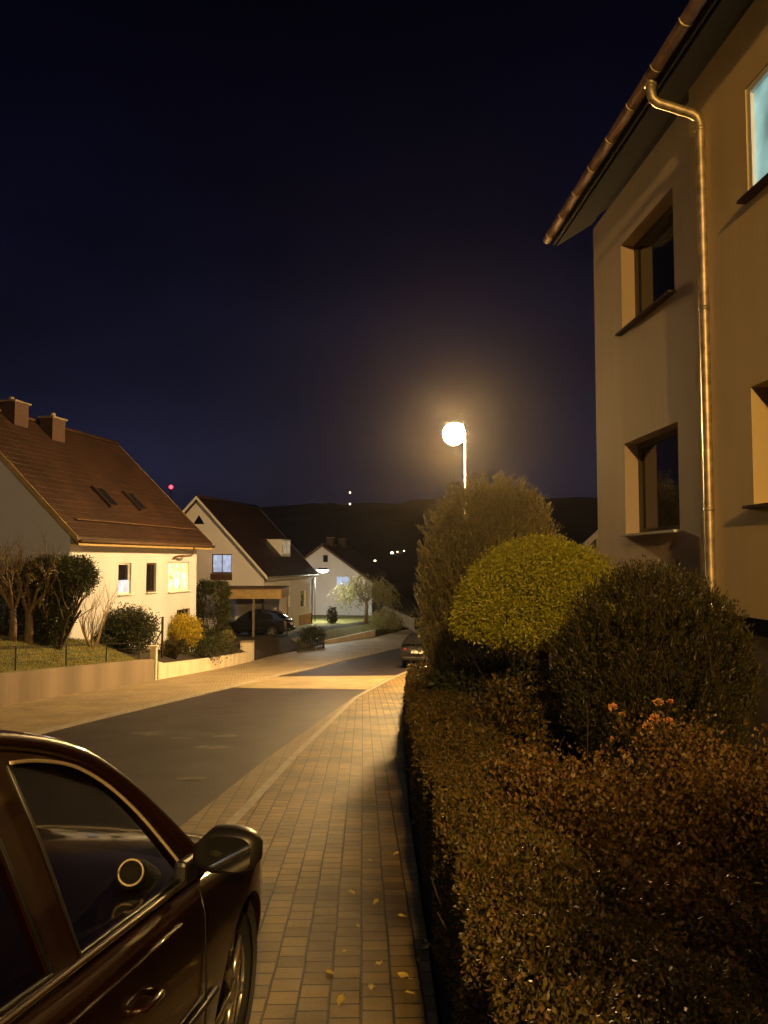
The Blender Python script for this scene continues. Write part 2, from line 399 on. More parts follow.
for Y in np.arange(-35, 125.1, .5): x = fGK(Y)-.10; rows.append([(x, Y, prof(Y)), (x, Y, prof(Y)+.046)])
tag(mbk.loft(rows).build('kerb_face', mt['kerb']), kind='structure')
sheet('footpath', fGM, lambda Y: fGL(Y)-.14, -35, 125, .050, mt['pave_far'], 3)
sheet('kerb_edge', lambda Y: fGL(Y)-.14, fGL, -35, 125, .056, mt['kerb'])
# the paved band that crosses the road
c0, c1 = road_hit(216, 688), road_hit(372, 690)
c2, c3 = road_hit(272, 677), road_hit(405, 676)
rows = []
for i in range(9):
    t = i/8; r = []
    for k in range(7):
        u = k/6
        xa, ya = c0[1]+(c1[1]-c0[1])*u, c0[0]+(c1[0]-c0[0])*u
        xb, yb = c2[1]+(c3[1]-c2[1])*u, c2[0]+(c3[0]-c2[0])*u
        Y = ya+(yb-ya)*t
        X = xa+(xb-xa)*t
        if k == 0: X = fGL(Y)+.0
        if k == 6: X = fGA(Y)
        r.append((X, Y, prof(Y)+.016))
    rows.append(r)
tag(MB().loft(rows).build('paved_crossing', mt['pave_band'], None, True), kind='structure')
# worn patches in the asphalt
def blob(name, px, py, rx, ry, mat, seed, dz=.014):
    Y, X = road_hit(px, py); pts = []
    for k in range(26):
        g = 2*math.pi*k/26; q = 1+.45*noise.noise(Vector((math.cos(g)*1.6+seed*7, math.sin(g)*1.6, seed)))
        x, y = X+rx*q*math.cos(g), Y+ry*q*math.sin(g); pts.append((x, y, prof(y)+dz))
    mb = MB(); mb.v = [Vector(p) for p in pts]; mb.f = [tuple(range(26))]
    return tag(mb.build(name, mat), kind='structure')
for k, (px, py, rx, ry, m) in enumerate(((160, 734, .30, .16, 'asphalt_patch'), (178, 733, .26, .2, 'asphalt_dark'), (203, 735, .24, .15, 'asphalt_dark'),
        (226, 737, .16, .10, 'asphalt_patch'), (212, 748, .22, .10, 'asphalt_patch'), (182, 739, .15, .06, 'asphalt_patch'), (190, 780, .15, .06, 'asphalt_patch'))):
    blob('road_patch', px, py, rx*1.35, ry*1.7, mt[m], k+1, .013+.0006*k)
# far hill
rows = []
for j in range(36):
    Y = 150+j*22; r = []
    for i in range(90):
        X = -700+i*1400/89
        t = min(1, max(0, (Y-165)/485)); b = t**1.05
        z = -6.0+b*(49+7*math.sin(X*.006+1)+.02*X)-max(0, Y-650)*.25
        z += b*7*noise.fractal(Vector((X*.02, Y*.02, 3)), .7, 2, 6)
        if j == 0: z -= 4
        r.append((X, Y, z))
    rows.append(r)
tag(MB().loft(rows).build('hill', mt['hill'], None, True), kind='structure')
def hill_z(Y): return -6.0+max(0, min(1, (Y-165)/485))**1.05*50
# lawns
def lawn(name, y0, y1, d0, d1): return sheet(name, lambda Y: fGM(Y)-d1, lambda Y: fGM(Y)-d0, y0, y1, .006, mt['lawn'], 14, .5, 'structure', height)
lawn('lawn', 5, 27.4, .2, 9)
lawn('lawn', 53.5, 90, .25, 12)

# ------------------------------------------------------------------ foliage
def np_mesh(name, V, nper, mat, parent=None):
    n = len(V)//nper; me = bpy.data.meshes.new(name)
    me.vertices.add(len(V)); me.vertices.foreach_set('co', V.astype(np.float32).ravel())
    me.loops.add(len(V)); me.loops.foreach_set('vertex_index', np.arange(len(V), dtype=np.int32))
    me.polygons.add(n); me.polygons.foreach_set('loop_start', (np.arange(n)*nper).astype(np.int32))
    me.polygons.foreach_set('loop_total', np.full(n, nper, np.int32))
    me.update(calc_edges=True); me.validate()
    o = bpy.data.objects.new(name, me); COL.objects.link(o); me.materials.append(mat)
    if parent: o.parent = parent
    return o
def unit(a): return a/np.maximum(1e-9, np.linalg.norm(a, axis=1, keepdims=True))
def leaf_quads(P, A, l, wd):
    """rhombic leaves: P base points, A long axes, lengths l, widths wd"""
    n = len(P); A = unit(A); B = unit(np.cross(A, RNG.normal(size=(n, 3)))); C = np.cross(A, B)
    l = np.broadcast_to(l, (n,))[:, None]*RNG.uniform(.65, 1.3, (n, 1)); wd = np.broadcast_to(wd, (n,))[:, None]*RNG.uniform(.7, 1.25, (n, 1))
    lift = C*l*RNG.uniform(-.15, .15, (n, 1))
    V = np.stack([P, P+A*l*.45+B*wd*.5+lift, P+A*l, P+A*l*.45-B*wd*.5+lift], 1)
    return V.reshape(-1, 3)
def rand_dirs(n): return unit(RNG.normal(size=(n, 3)))
def bump_of(D, f, seed): return np.array([noise.noise(Vector((d[0]*f+seed, d[1]*f, d[2]*f+seed*.3))) for d in D])
def crown_clumps(n, c, rad, shell=.55, amp=.12, f=2.5, seed=1, zmin=-1, zmax=1, power=2.0):
    """centres of leaf clumps in an uneven ellipsoid, mostly near its skin"""
    D = rand_dirs(int(n*2.6)); D = D[(D[:, 2] > zmin) & (D[:, 2] < zmax)][:n]
    r = 1-shell*RNG.random(len(D))**power
    r = r*(1+amp*bump_of(D, f, seed))
    sgn = np.sign(D); E = D
    return np.array(c)+E*r[:, None]*np.array(rad), D
def foliage(name, C, D, per, rc, l, wd, mat, parent, up=0., out=.5, flat=1.0):
    n = len(C); P = np.repeat(C, per, 0)+RNG.normal(size=(n*per, 3))*rc*np.array([1, 1, flat])
    A = RNG.normal(size=(n*per, 3))*.7+np.repeat(D, per, 0)*out+np.array([0, 0, up])
    return np_mesh(name, leaf_quads(P, A, l, wd), 4, mat, parent)
def sprays(name, B, D, length, nper, l, wd, mat, parent, droop=0., spread=.35):
    """feathery shoots: leaves strung along a short curved stem from each base B along D"""
    n = len(B); t = RNG.random((n, nper, 1)); ln = np.broadcast_to(length, (n,))[:, None, None]*RNG.uniform(.6, 1.3, (n, 1, 1))
    P = B[:, None, :]+D[:, None, :]*t*ln+np.array([0, 0, -droop])*t**2*ln+RNG.normal(size=(n, nper, 3))*.012*(1+length*2 if np.isscalar(length) else 1)
    A = np.broadcast_to(D[:, None, :], P.shape)+RNG.normal(size=P.shape)*spread+np.array([0, 0, -droop])*t*1.4
    return np_mesh(name, leaf_quads(P.reshape(-1, 3), A.reshape(-1, 3), l, wd), 4, mat, parent)
def branch(mb, p, d, ln, r, depth, rng, spread=.6, up=.15, n=6, kids=(2, 3), seg=3):
    pts = [Vector(p)]; dd = Vector(d).normalized()
    for i in range(seg):
        dd = (dd+Vector((rng.uniform(-1, 1), rng.uniform(-1, 1), rng.uniform(-.6, 1)))*.18+Vector((0, 0, up*.3))).normalized()
        pts.append(pts[-1]+dd*ln/seg)
    mb.tube(pts, [r*(1-.45*i/seg) for i in range(seg+1)], n, cap=False)
    if depth <= 0: return
    for k in range(rng.randint(*kids)):
        a = rng.uniform(0, 2*math.pi); q = Vector((math.cos(a), math.sin(a), rng.uniform(-.1, .5)))
        nd = (dd+q*spread*rng.uniform(.7, 1.3)).normalized()
        s = pts[rng.randint(max(1, seg-2), seg)]
        branch(mb, s, nd, ln*rng.uniform(.6, .85), r*.55, depth-1, rng, spread, up, max(3, n-1), kids, seg)

# ------------------------------------------------------------------ RIGHT GARDEN
def soft_hedge():
    """low clipped hedge along the pavement; leaves cover its top and both faces"""
    root = thing('hedge', 'long low dark hedge running beside the brick pavement', 'hedge', (0, 0, 0))
    P, Nn, S = [], [], []
    def add(n, y0, y1, size):
        Y = RNG.uniform(y0, y1, n); u = RNG.random(n)
        wdt = np.interp(Y, [0, 2, 3.5, 6, 9, 23], [.95, .85, .55, .6, .9, .85]); hgt = .80+.07*np.array([noise.noise(Vector((y*.9, 2, 0))) for y in Y])
        e0 = np.array([fGR(y)+.06 for y in Y])+.05*np.array([noise.noise(Vector((y*1.3, 7, 0))) for y in Y])
        side = u < .40
        v = RNG.random(n); dep = RNG.random(n)**2*.16
        x = np.where(side, e0+dep, e0+v*wdt); zrel = np.where(side, .10+RNG.random(n)*(hgt-.1), hgt-dep*1.2-.05*np.abs(v*2-1)**3)
        lump = np.array([noise.noise(Vector((a*3.2, b*3.2, 4))) for a, b in zip(x, Y)])
        zrel = zrel+np.where(side, 0, .085*lump); x = x-np.where(side, .04*lump, 0)
        z = np.array([prof(y) for y in Y])+zrel
        P.append(np.stack([x, Y, z], 1)); Nn.append(np.where(side[:, None], np.array([-1., 0, .35]), np.array([0, 0, 1.])))
        S.append(np.full(n, size))
    add(95000, .5, 3.2, .0145); add(95000, 3.2, 7, .0195); add(36000, 7, 13, .036); add(18000, 13, 22.5, .055)
    P, Nn, S = np.concatenate(P), np.concatenate(Nn), np.concatenate(S)
    A = Nn*.6+RNG.normal(size=P.shape)*.8
    np_mesh('foliage', leaf_quads(P, A, S*1.25, S*.75), 4, mt['leaf_hedge'], root)
    n = 620; Y = 1+19*RNG.random(n)**1.6; x = np.array([fGR(y) for y in Y])+RNG.uniform(.06, .75, n)
    B = np.stack([x, Y, np.array([prof(y) for y in Y])+.76], 1); D = unit(RNG.normal(size=(n, 3))*.35+np.array([-.05, 0, 1.]))
    sprays('shoots', B, D, .16, 13, .021, .011, mt['leaf_hedge'], root, .1, .9)
    mb = MB(); rng = random.Random(4)
    for k in range(150):
        Y = .6+k*.145; x = fGR(Y)+rng.uniform(.15, .75)
        xr = fGR(Y)+.45; mb.tube([(xr, Y, prof(Y)-.03), (x, Y, prof(Y)-.02), (x, Y, prof(Y)+.05)], .012, 4); mb.tube([(xr, Y-.01, prof(Y)-.03), (fGR(Y+.146)+.45, Y+.146, prof(Y+.146)-.03)], .014, 4)
        branch(mb, (x, Y, prof(Y)-.02), (rng.uniform(-.3, .3), rng.uniform(-.3, .3), 1), .42, .012, 1 if Y < 9 else 0, rng, .6, .1, 4, (2, 3), 2)
    mb.build('stems', mt['bark_dark'], root, True)
soft_hedge()

def shrub(name, label, cat, c, rad, n, per, rc, l, wd, mat, stem='bark_dark', group=None, seed=1, stems=9, shell=.6, amp=.22, f=2.2, zmin=-.75, up=.3, out=.6):
    root = thing(name, label, cat, (c[0], c[1], height(c[0], c[1])), group=group)
    cc = np.array([0, 0, c[2]-root.location.z])
    C, D = crown_clumps(n, cc, rad, shell, amp, f, seed, zmin)
    C = C[C[:, 2] > .04] if True else C; D = D[:len(C)]
    foliage('foliage', C, D, per, rc, l, wd, mt[mat], root, up, out)
    mb = MB(); rng = random.Random(seed)
    for k in range(stems):
        a = 2*math.pi*k/stems; q = Vector((math.cos(a)*rad[0]*.5, math.sin(a)*rad[1]*.5, cc[2]+rad[2]*.3))
        branch(mb, (math.cos(a)*.06, math.sin(a)*.06, -.03), q, q.length*.8, .016, 2, rng, .55, .1, 5, (2, 3), 3)
    mb.build('stems', mt[stem], root, True)
    return root
# orange leaved shrubs behind the hedge
shrub('barberry_shrub', 'orange-red small-leaved shrub right behind the low hedge, left of the darker red one', 'shrub', (1.05, 4.6, .06), (.55, .8, .52), 230, 160, .075, .028, .019, 'leaf_orange', seed=3, group='orange leaved shrubs behind the hedge', amp=.55, f=3)
shrub('barberry_shrub', 'broad orange-red shrub in front of the round dark conifer and its orange roses', 'shrub', (1.95, 4.95, .02), (.66, .75, .52), 250, 160, .08, .028, .019, 'leaf_orange', seed=5, group='orange leaved shrubs behind the hedge', amp=.55, f=3)
shrub('barberry_shrub', 'orange-red shrub at the right edge of the photo below the building', 'shrub', (2.95, 4.7, .06), (.6, .75, .5), 220, 150, .08, .028, .019, 'leaf_orange', seed=6, group='orange leaved shrubs behind the hedge', amp=.55, f=3)
shrub('barberry_shrub', 'dark russet shrub nearest the camera at the bottom right of the photo', 'shrub', (1.35, 3.0, .02), (.68, .8, .44), 250, 170, .08, .026, .017, 'leaf_orange', seed=8, group='orange leaved shrubs behind the hedge', amp=.55, f=3)
# pale green loose shrub between the hedge and the round conifer
shrub('leafy_shrub', 'small light green shrub at the back of the hedge under the golden dome', 'shrub', (1.33, 8.3, .0), (.36, .5, .55), 160, 34, .07, .06, .03, 'leaf_hedge', seed=12, amp=.4)
# unseen shrub added behind the camera to shade the near hedge
shrub('shade_shrub', 'tall dark shrub added behind the camera to shade the near hedge', 'shrub', (1.75, -1.6, 1.42), (1.25, .6, 1.4), 760, 40, .13, .09, .045, 'leaf_dark', seed=61)
# round dark conifer
def conifer_ball():
    root = thing('round_conifer', 'big round dark conifer bush in front of the apartment building', 'bush', (2.42, 7.3, prof(7.3)))
    cz = .72-root.location.z
    C, D = crown_clumps(3600, (0, 0, cz), (.88, .84, 1.0), .5, .04, 3.2, 4, -.93)
    up = unit(D*np.array([.55, .55, .3])+np.array([0, 0, 1.0])+RNG.normal(size=D.shape)*.18)
    sprays('foliage', C-up*.1, up, .13, 18, .042, .012, mt['leaf_conifer'], root, 0, .3)
    mb = MB(); rng = random.Random(2)
    for k in range(12):
        a = k*.53; branch(mb, (0, 0, -.02), (math.cos(a)*.5, math.sin(a)*.5, 1), 1.0, .03, 2, rng, .45, .2, 5)
    mb.build('trunk', mt['bark_dark'], root, True)
conifer_ball()
# golden dome on a stem
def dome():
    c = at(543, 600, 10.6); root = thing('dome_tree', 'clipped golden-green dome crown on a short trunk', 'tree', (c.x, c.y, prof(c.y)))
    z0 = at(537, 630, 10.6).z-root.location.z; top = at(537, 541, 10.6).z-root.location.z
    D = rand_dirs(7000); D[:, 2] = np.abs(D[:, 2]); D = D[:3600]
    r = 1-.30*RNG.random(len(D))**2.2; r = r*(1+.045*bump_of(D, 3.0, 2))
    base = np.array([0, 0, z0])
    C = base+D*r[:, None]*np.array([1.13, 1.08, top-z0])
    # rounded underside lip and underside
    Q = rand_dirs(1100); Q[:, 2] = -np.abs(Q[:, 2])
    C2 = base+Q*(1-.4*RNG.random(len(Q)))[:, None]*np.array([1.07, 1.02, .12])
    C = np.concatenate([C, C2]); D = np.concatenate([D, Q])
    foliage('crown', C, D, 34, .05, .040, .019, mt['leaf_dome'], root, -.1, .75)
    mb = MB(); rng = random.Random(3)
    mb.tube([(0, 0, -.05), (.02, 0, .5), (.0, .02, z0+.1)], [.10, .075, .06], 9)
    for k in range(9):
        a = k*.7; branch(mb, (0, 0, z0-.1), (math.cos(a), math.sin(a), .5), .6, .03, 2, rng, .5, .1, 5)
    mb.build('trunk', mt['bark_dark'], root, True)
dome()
# tall feathery tree in front of the lamp
def tall_tree():
    Yt = 15.6; c = on_ground(482, Yt); root = thing('feathery_tree', 'tall grey-green feathery tree in front of the glowing street lamp', 'tree', c)
    top = at(482, 482, Yt).z-c.z
    n = 4600; D = rand_dirs(int(n*2)); D = D[D[:, 2] > -.96][:n]
    r = 1-.65*RNG.random(len(D))**2.1; r *= 1+.13*bump_of(D, 2.6, 9)
    E = D/(np.abs(D)**2.7).sum(1, keepdims=True)**(1/2.7)
    C = np.array([.12, 0, top*.51])+E*r[:, None]*np.array([1.14, 1.1, top*.45])
    # fuller shoulders than an ellipsoid, leaning a little to the right at the top
    hx = C[:, 2]/top; C[:, 0] += .10*(hx-.4); C[:, 0] -= .10*np.clip(.55-hx, 0, 1)
    C[:, 0] *= 1+.10*np.sin(np.clip(hx, 0, 1)*math.pi)
    up = unit(D*np.array([.55, .55, .15])+np.array([.03, 0, 1.0])+RNG.normal(size=D.shape)*.22)
    sprays('crown', C-up*.15, up, .42, 19, .085, .022, mt['leaf_tall'], root, 0, .22)
    mb = MB(); rng = random.Random(13)
    mb.tube([(0, 0, -.05), (0, 0, .6), (.05, 0, 1.2)], [.13, .11, .08], 8)
    for k in range(44):
        a = k*2.4; s = rng.uniform(.15, .9)
        branch(mb, (.02, 0, .25+.5*rng.random()), (math.cos(a)*s*.45, math.sin(a)*s*.45, 1.3), top*.30*rng.uniform(.8, 1.1), .03, 3, rng, .22, .35, 5, (2, 3), 3)
    mb.build('trunk', mt['bark'], root, True)
tall_tree()
# dark low bush below the dome
shrub('dark_bush', 'low dark bush filling the shade under the golden dome and feathery tree', 'bush', (1.75, 12.6, -.55), (1.1, .9, .62), 420, 30, .10, .09, .045, 'leaf_dark', seed=21)
shrub('dark_bush', 'dark bush added around the golden dome trunk to cover a bright gap', 'bush', (1.95, 9.35, -.15), (.75, .55, .60), 300, 36, .08, .06, .03, 'leaf_dark', seed=22)  # added to darken the bright gap behind the trunk
# roses
def roses():
    root = thing('rose_bush', 'leggy rose bush with peach-orange blooms before the round dark conifer', 'rose', (1.98, 5.95, prof(5.95)))
    mb = MB(); lv = []; rng = random.Random(5)
    spots = [(613, 708), (622, 715), (658, 703), (670, 702), (655, 719), (648, 727), (612, 740), (668, 722), (653, 737)]
    for i, (px, py) in enumerate(spots):
        p = at(px, py, 5.95+.12*rng.uniform(-1, 1))-root.location
        b = Vector((rng.uniform(-.1, .1), rng.uniform(-.08, .08), -.02)); m = (b+p)/2+Vector((rng.uniform(-.08, .08), rng.uniform(-.05, .05), .05))
        mb.tube([b, m, p], [.007, .005, .004], 5)
        for t in np.linspace(.35, .95, 9): lv.append(b.lerp(m, min(1, t*2)) if t < .5 else m.lerp(p, t*2-1))
        r = .033 if i not in (1, 3, 6, 8) else .022
        n = 46; D = rand_dirs(n); D[:, 2] = np.abs(D[:, 2])*1.1-.25
        o = np_mesh('flower', leaf_quads(np.array(p)+D*r*.35, D, r*.95, r*1.1), 4, mt['bloom'], root)
    mb.build('stems', mt['bark_dark'], root, True)
    P = np.repeat(np.array([tuple(v) for v in lv]), 6, 0)+RNG.normal(size=(len(lv)*6, 3))*.035
    np_mesh('leaves', leaf_quads(P, RNG.normal(size=P.shape), .055, .03), 4, mt['leaf_hedge'], root)
roses()
# strap-leaved plants
def strap_plant(label, x, y, n, h, sp, seed, wd=.022):
    root = thing('strap_leaf_plant', label, 'plant', (x, y, prof(y))); rng = random.Random(seed); mb = MB()
    for k in range(n):
        a = rng.uniform(0, 6.28); q = Vector((math.cos(a), math.sin(a), 0)); s = Vector((-q.y, q.x, 0)); hh = h*rng.uniform(.7, 1.1); o = sp*rng.uniform(.4, 1.2)
        rows = []
        for i in range(6):
            t = i/5; c = q*(.04+o*t*t)+Vector((0, 0, hh*(t-.35*t**3*(o/ sp))))
            wv = wd*(1-t**2)+.002; rows.append([c-s*wv, c+Vector((0, 0, .004)), c+s*wv])
        mb.loft(rows)
    mb.build('leaves', mt['strap'], root, True)
strap_plant('clump of long arching strap leaves right of the round conifer', 3.02, 6.15, 34, .95, .55, 3)
strap_plant('upright thin-leaved plant sticking up from the far hedge', 1.32, 12.0, 22, 1.1, .22, 4, .016)

# fallen leaves
def fallen():
    P0 = [(341, 1014), (425, 959), (403, 989), (372, 1000), (379, 976), (358, 937), (370, 868), (402, 926), (366, 842), (386, 838), (418, 972), (352, 902), (396, 862), (330, 985), (410, 1006), (376, 912), (345, 962)]
    rng = random.Random(9); protos = []
    for k in range(3):
        mb = MB(); rows = []
        for i in range(6):
            t = i/5; wv = .026*math.sin(math.pi*min(1, t*1.08+.02))**.7*(1-.3*t)+.001
            rows.append([(-wv, .085*t-.04, .012*abs(math.sin(3*t+k))+.006), (0, .085*t-.04, .004), (wv, .085*t-.04, .016*abs(math.cos(2*t+k))+.004)])
        mb.loft(rows); mb.tube([(0, -.04, .004), (.006, -.065, .007)], .0016, 4)
        o = mb.build('fallen_leaf', mt['dead_leaf'], None, True)
        tag(o, 'small yellow fallen leaf lying on the brick pavement beside the hedge', 'leaf', 'fallen leaves on the pavement'); protos.append(o)
    for k, (px, py) in enumerate(P0):
        Y, X = road_hit(px, py); o = protos[k] if k < 3 else protos[k % 3].copy()
        if k >= 3: COL.objects.link(o)
        o.location = (X, Y, prof(Y)+.052); s = rng.uniform(.4, .85) if k > 2 else .85
        o.scale = (s, s, s); o.rotation_euler = (-.085, 0, rng.uniform(0, 6.28))
fallen()

# ------------------------------------------------------------------ walls with openings (shared by all buildings)
def wall_poly(mb, O, U, V, IN, outer, holes, depth):
    """flat wall in the plane O+u*U+v*V with real openings and reveals running along IN"""
    O, U, V, IN = Vector(O), Vector(U), Vector(V), Vector(IN)
    loops = [outer]+[[(a, b), (c, b), (c, d), (a, d)] for a, b, c, d in holes]
    flat = [p for lp in loops for p in lp]
    tris = tessellate_polygon([[Vector((p[0], p[1], 0)) for p in lp] for lp in loops])
    base = len(mb.v); mb.v += [O+U*p[0]+V*p[1] for p in flat]
    for t in tris: mb.f.append(tuple(base+i for i in t))
    for a, b, c, d in holes:
        q = [O+U*x+V*y for x, y in ((a, b), (c, b), (c, d), (a, d))]
        for i in range(4): j = (i+1) % 4; mb.quad(q[i], q[j], q[j]+IN*depth, q[i]+IN*depth)
def window(root, O, U, V, IN, hole, depth, frame_mat, pane_mat, fw=.06, split=1, bar=False, sill=None, sill_mat=None, name='window', sill_out=.12):
    O, U, V, IN = Vector(O), Vector(U), Vector(V), Vector(IN); a, b, c, d = hole
    Mx = Matrix((U, IN, V)).transposed().to_4x4()
    mb = MB(); P = lambda u, v, w_: O+U*u+V*v+IN*w_
    dd = depth-.03
    mb.box(P((a+c)/2, b+fw/2, dd), (c-a-.002, .06, fw), M=Mx); mb.box(P((a+c)/2, d-fw/2, dd), (c-a-.002, .06, fw), M=Mx)
    mb.box(P(a+fw/2, (b+d)/2, dd), (fw, .06, d-b-2*fw), M=Mx); mb.box(P(c-fw/2, (b+d)/2, dd), (fw, .06, d-b-2*fw), M=Mx)
    for k in range(1, split):
        u = a+(c-a)*k/split; mb.box(P(u, (b+d)/2, dd), (fw*.8, .055, d-b-2*fw), M=Mx)
    if bar:
        for k in range(split):
            u0, u1 = a+(c-a)*k/split+fw, a+(c-a)*(k+1)/split-fw
            mb.box(P((u0+u1)/2, b+(d-b)*.66, dd), (u1-u0, .03, .03), M=Mx)
    wo = mb.build(name, frame_mat, root)
    MB().box(P((a+c)/2, (b+d)/2, dd+.012), (c-a-.01, .008, d-b-.01), M=Mx).build('pane', pane_mat, wo)
    if sill_mat:
        MB().box(P((a+c)/2, b-.022, depth/2-sill_out/2-.004), (c-a+.08, depth+sill_out-.012, .03), M=Mx).build('sill', sill_mat, wo)
    return wo

# ------------------------------------------------------------------ APARTMENT BUILDING (right)
def apartment():
    fx = lambda Y: 4.11-.049*Y
    nrm = math.hypot(.049, 1); u = Vector((.049, -1, 0))/nrm; n_in = Vector((1, .049, 0))/nrm; Z = Vector((0, 0, 1))
    Yf = 4.11/((598-384)/F+.049); O = Vector((fx(Yf), Yf, 0))
    root = thing('apartment_building', 'tall ochre plastered apartment building at the right edge with gutter and downpipe', 'building', (O.x, O.y, prof(Yf)))
    inv = root.location.copy()
    def fac(px, py, off=0.):          # pixel on the facade plane -> (u, z)
        o = O-n_in*off; r = ray(px, py); c = Vector((0, 0, H)); t = (o-c).dot(n_in)/r.dot(n_in); p = c+r*t
        return (p-o).dot(u), p.z
    LO = O-inv; pr = .10
    ub = fac(702, 300)[0]; ue = 14.5; zt = 7.24; zbot = -1.8
    # far (recessed) part
    l0, zs = fac(626, 534); l1 = fac(680, 530)[0]; zt1 = fac(628.5, 442)[1]
    u0_, zs2 = fac(622.5, 333); u1_ = fac(676, 290)[0]; zt2 = zs2+(zt1-zs)
    iz = inv.z
    h1 = [(l0, zs-iz, l1, zt1-iz), (l0, zs2-iz, l1, zt2-iz)]
    mb = MB(); wall_poly(mb, LO+Z*(-LO.z), u, Z, n_in, [(0, zbot-iz), (ub, zbot-iz), (ub, zt-iz), (0, zt-iz)], h1, .26)
    Lz = LO+Z*(-LO.z)
    # far gable end, with the triangle of the roof, and back
    W = 10.0; rise = 3.2
    a = Lz; b = Lz+n_in*W
    mb.v += [a+Z*(zbot-iz), b+Z*(zbot-iz), b+Z*(zt-iz), (a+b)/2+Z*(zt+rise-iz), a+Z*(zt-iz)]; k = len(mb.v); mb.f.append((k-5, k-4, k-3, k-2, k-1))
    a2 = a+u*ue; b2 = b+u*ue
    mb.quad(b+Z*(zbot-iz), b2+Z*(zbot-iz), b2+Z*(zt-iz), b+Z*(zt-iz))
    mb.v += [a2+Z*(zbot-iz), b2+Z*(zbot-iz), b2+Z*(zt-iz), (a2+b2)/2+Z*(zt+rise-iz), a2+Z*(zt-iz)]; k = len(mb.v); mb.f.append((k-5, k-4, k-3, k-2, k-1))
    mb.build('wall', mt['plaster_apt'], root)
    # near part stands proud of it
    zb2 = fac(768, 620, pr)[1]; On = Lz-n_in*pr
    n0, ns1 = fac(754, 505, pr); nt1 = fac(753, 386, pr)[1]; m0, ms = fac(748, 199, pr); mt_ = fac(745, 89, pr)[1]
    h2 = [(n0, ns1-iz, n0+1.25, nt1-iz), (m0, ms-iz, m0+1.3, mt_-iz), (n0+3.2, ns1-iz, n0+4.5, nt1-iz), (m0+3.2, ms-iz, m0+4.5, mt_-iz)]
    mb = MB(); wall_poly(mb, On, u, Z, n_in, [(ub, zb2-iz), (ue, zb2-iz), (ue, zt-iz), (ub, zt-iz)], h2, .30)
    mb.quad(On+u*ub+Z*(zb2-iz), On+u*ub+Z*(zt-iz), On+u*ub+n_in*pr+Z*(zt-iz), On+u*ub+n_in*pr+Z*(zb2-iz))
    mb.quad(On+u*ub+Z*(zb2-iz), On+u*ue+Z*(zb2-iz), On+u*ue+n_in*(pr+.1)+Z*(zb2-iz), On+u*ub+n_in*(pr+.1)+Z*(zb2-iz))
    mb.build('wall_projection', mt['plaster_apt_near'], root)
    mb = MB(); mb.quad(*[Lz+n_in*(-.004)+u*uu+Z*(zz-iz) for uu, zz in ((ub, zbot), (ue, zbot), (ue, zb2), (ub, zb2))]); mb.build('plinth', mt['plinth'], root)
    # windows
    wf = mt['white_paint']
    def win(Ob, hole, dep, pane, split, sm, sh=None):
        wo = window(root, Ob, u, Z, n_in, hole, dep, wf if sh is None else mt['frame_dark'], pane, .07, split, False, True, sm, sill_out=.10)
        a_, b_, c_, d_ = hole; Mx = Matrix((u, n_in, Z)).transposed().to_4x4()
        return wo
    win(Lz, h1[0], .26, mt['glass_dark'], 1, mt['white_paint'], 1)
    win(Lz, h1[1], .26, mt['glass_dark'], 1, mt['frame_dark'], 1)
    # white inner strip of the far frames (fixed side light seen between reveal and dark sash)
    for hh, mm in ((h1[0], mt['white_paint']), (h1[1], mt['white_paint'])):
        Mx = Matrix((u, n_in, Z)).transposed().to_4x4()
    win(On, h2[0], .30, mt['glass_dark'], 2, mt['frame_dark'], 1)
    win(On, h2[1], .075, mt['lit_cyan'], 1, mt['frame_dark'])
    win(On, h2[2], .30, mt['glass_dark'], 2, mt['frame_dark'], 1)
    win(On, h2[3], .30, mt['glass_dark'], 2, mt['frame_dark'], 1)
    # roof with overhang, rafters
    ge = Lz-n_in*.62
    ze = at(549, 246, 13.1).z-iz; sl = rise/(W/2)
    uf, un = -.12, ue+.6
    mb = MB()
    for sgn in (0, 1):
        if sgn == 0: p0, p1 = Lz-n_in*.62+Z*(ze+.06), Lz+n_in*W/2+Z*(ze+.06+sl*(W/2+.62))
        else: p0, p1 = Lz+n_in*(W+.62)+Z*(ze+.06), Lz+n_in*(W/2+.004)+Z*(ze+.06+sl*(W/2+.62))
        q = [p0+u*uf, p0+u*un, p1+u*un, p1+u*uf]
        mb.prism(q, Z*.2)
    ro = mb.build('roof', mt['roof_dark'], root)
    q0, q1 = Lz-n_in*.60+Z*(ze-.03), Lz+n_in*.02+Z*(ze-.03+sl*.62)
    MB().prism([q0+u*(uf+.02), q0+u*(un-.02), q1+u*(un-.02), q1+u*(uf+.02)], Z*.04).build('soffit', mt['wood_dark'], ro)
    MB().box(Lz-n_in*.635+u*(uf+un)/2+Z*(ze+.10), (un-uf, .028, .2), M=Matrix((u, n_in, Z)).transposed().to_4x4()).build('fascia', mt['wood_dark'], ro)
    # gutter: half round trough
    gc = Lz-n_in*.73+Z*(ze+.12); mb = MB(); rows = []
    nseg = 24
    for i in range(nseg+1):
        uu = uf-.05+(un-uf+.1)*i/nseg; r = []
        for j in range(13):
            g = math.pi*(1+j/12); rr = .078
            r.append(gc+u*uu+n_in*math.cos(g)*rr+Z*(math.sin(g)*rr))
        for j in range(13):
            g = math.pi*(2-j/12); rr = .070
            r.append(gc+u*uu+n_in*math.cos(g)*rr+Z*(math.sin(g)*rr))
        rows.append(r)
    mb.loft(rows, True)
    for uu in (uf-.045, un+.045):
        mb.v += [gc+u*uu+n_in*math.cos(math.pi*(1+j/12))*.074+Z*math.sin(math.pi*(1+j/12))*.074 for j in range(13)]; k = len(mb.v); mb.f.append(tuple(range(k-13, k)))
    g_o = mb.build('gutter', mt['copper'], root, True)
    k = 0; bp_ = None
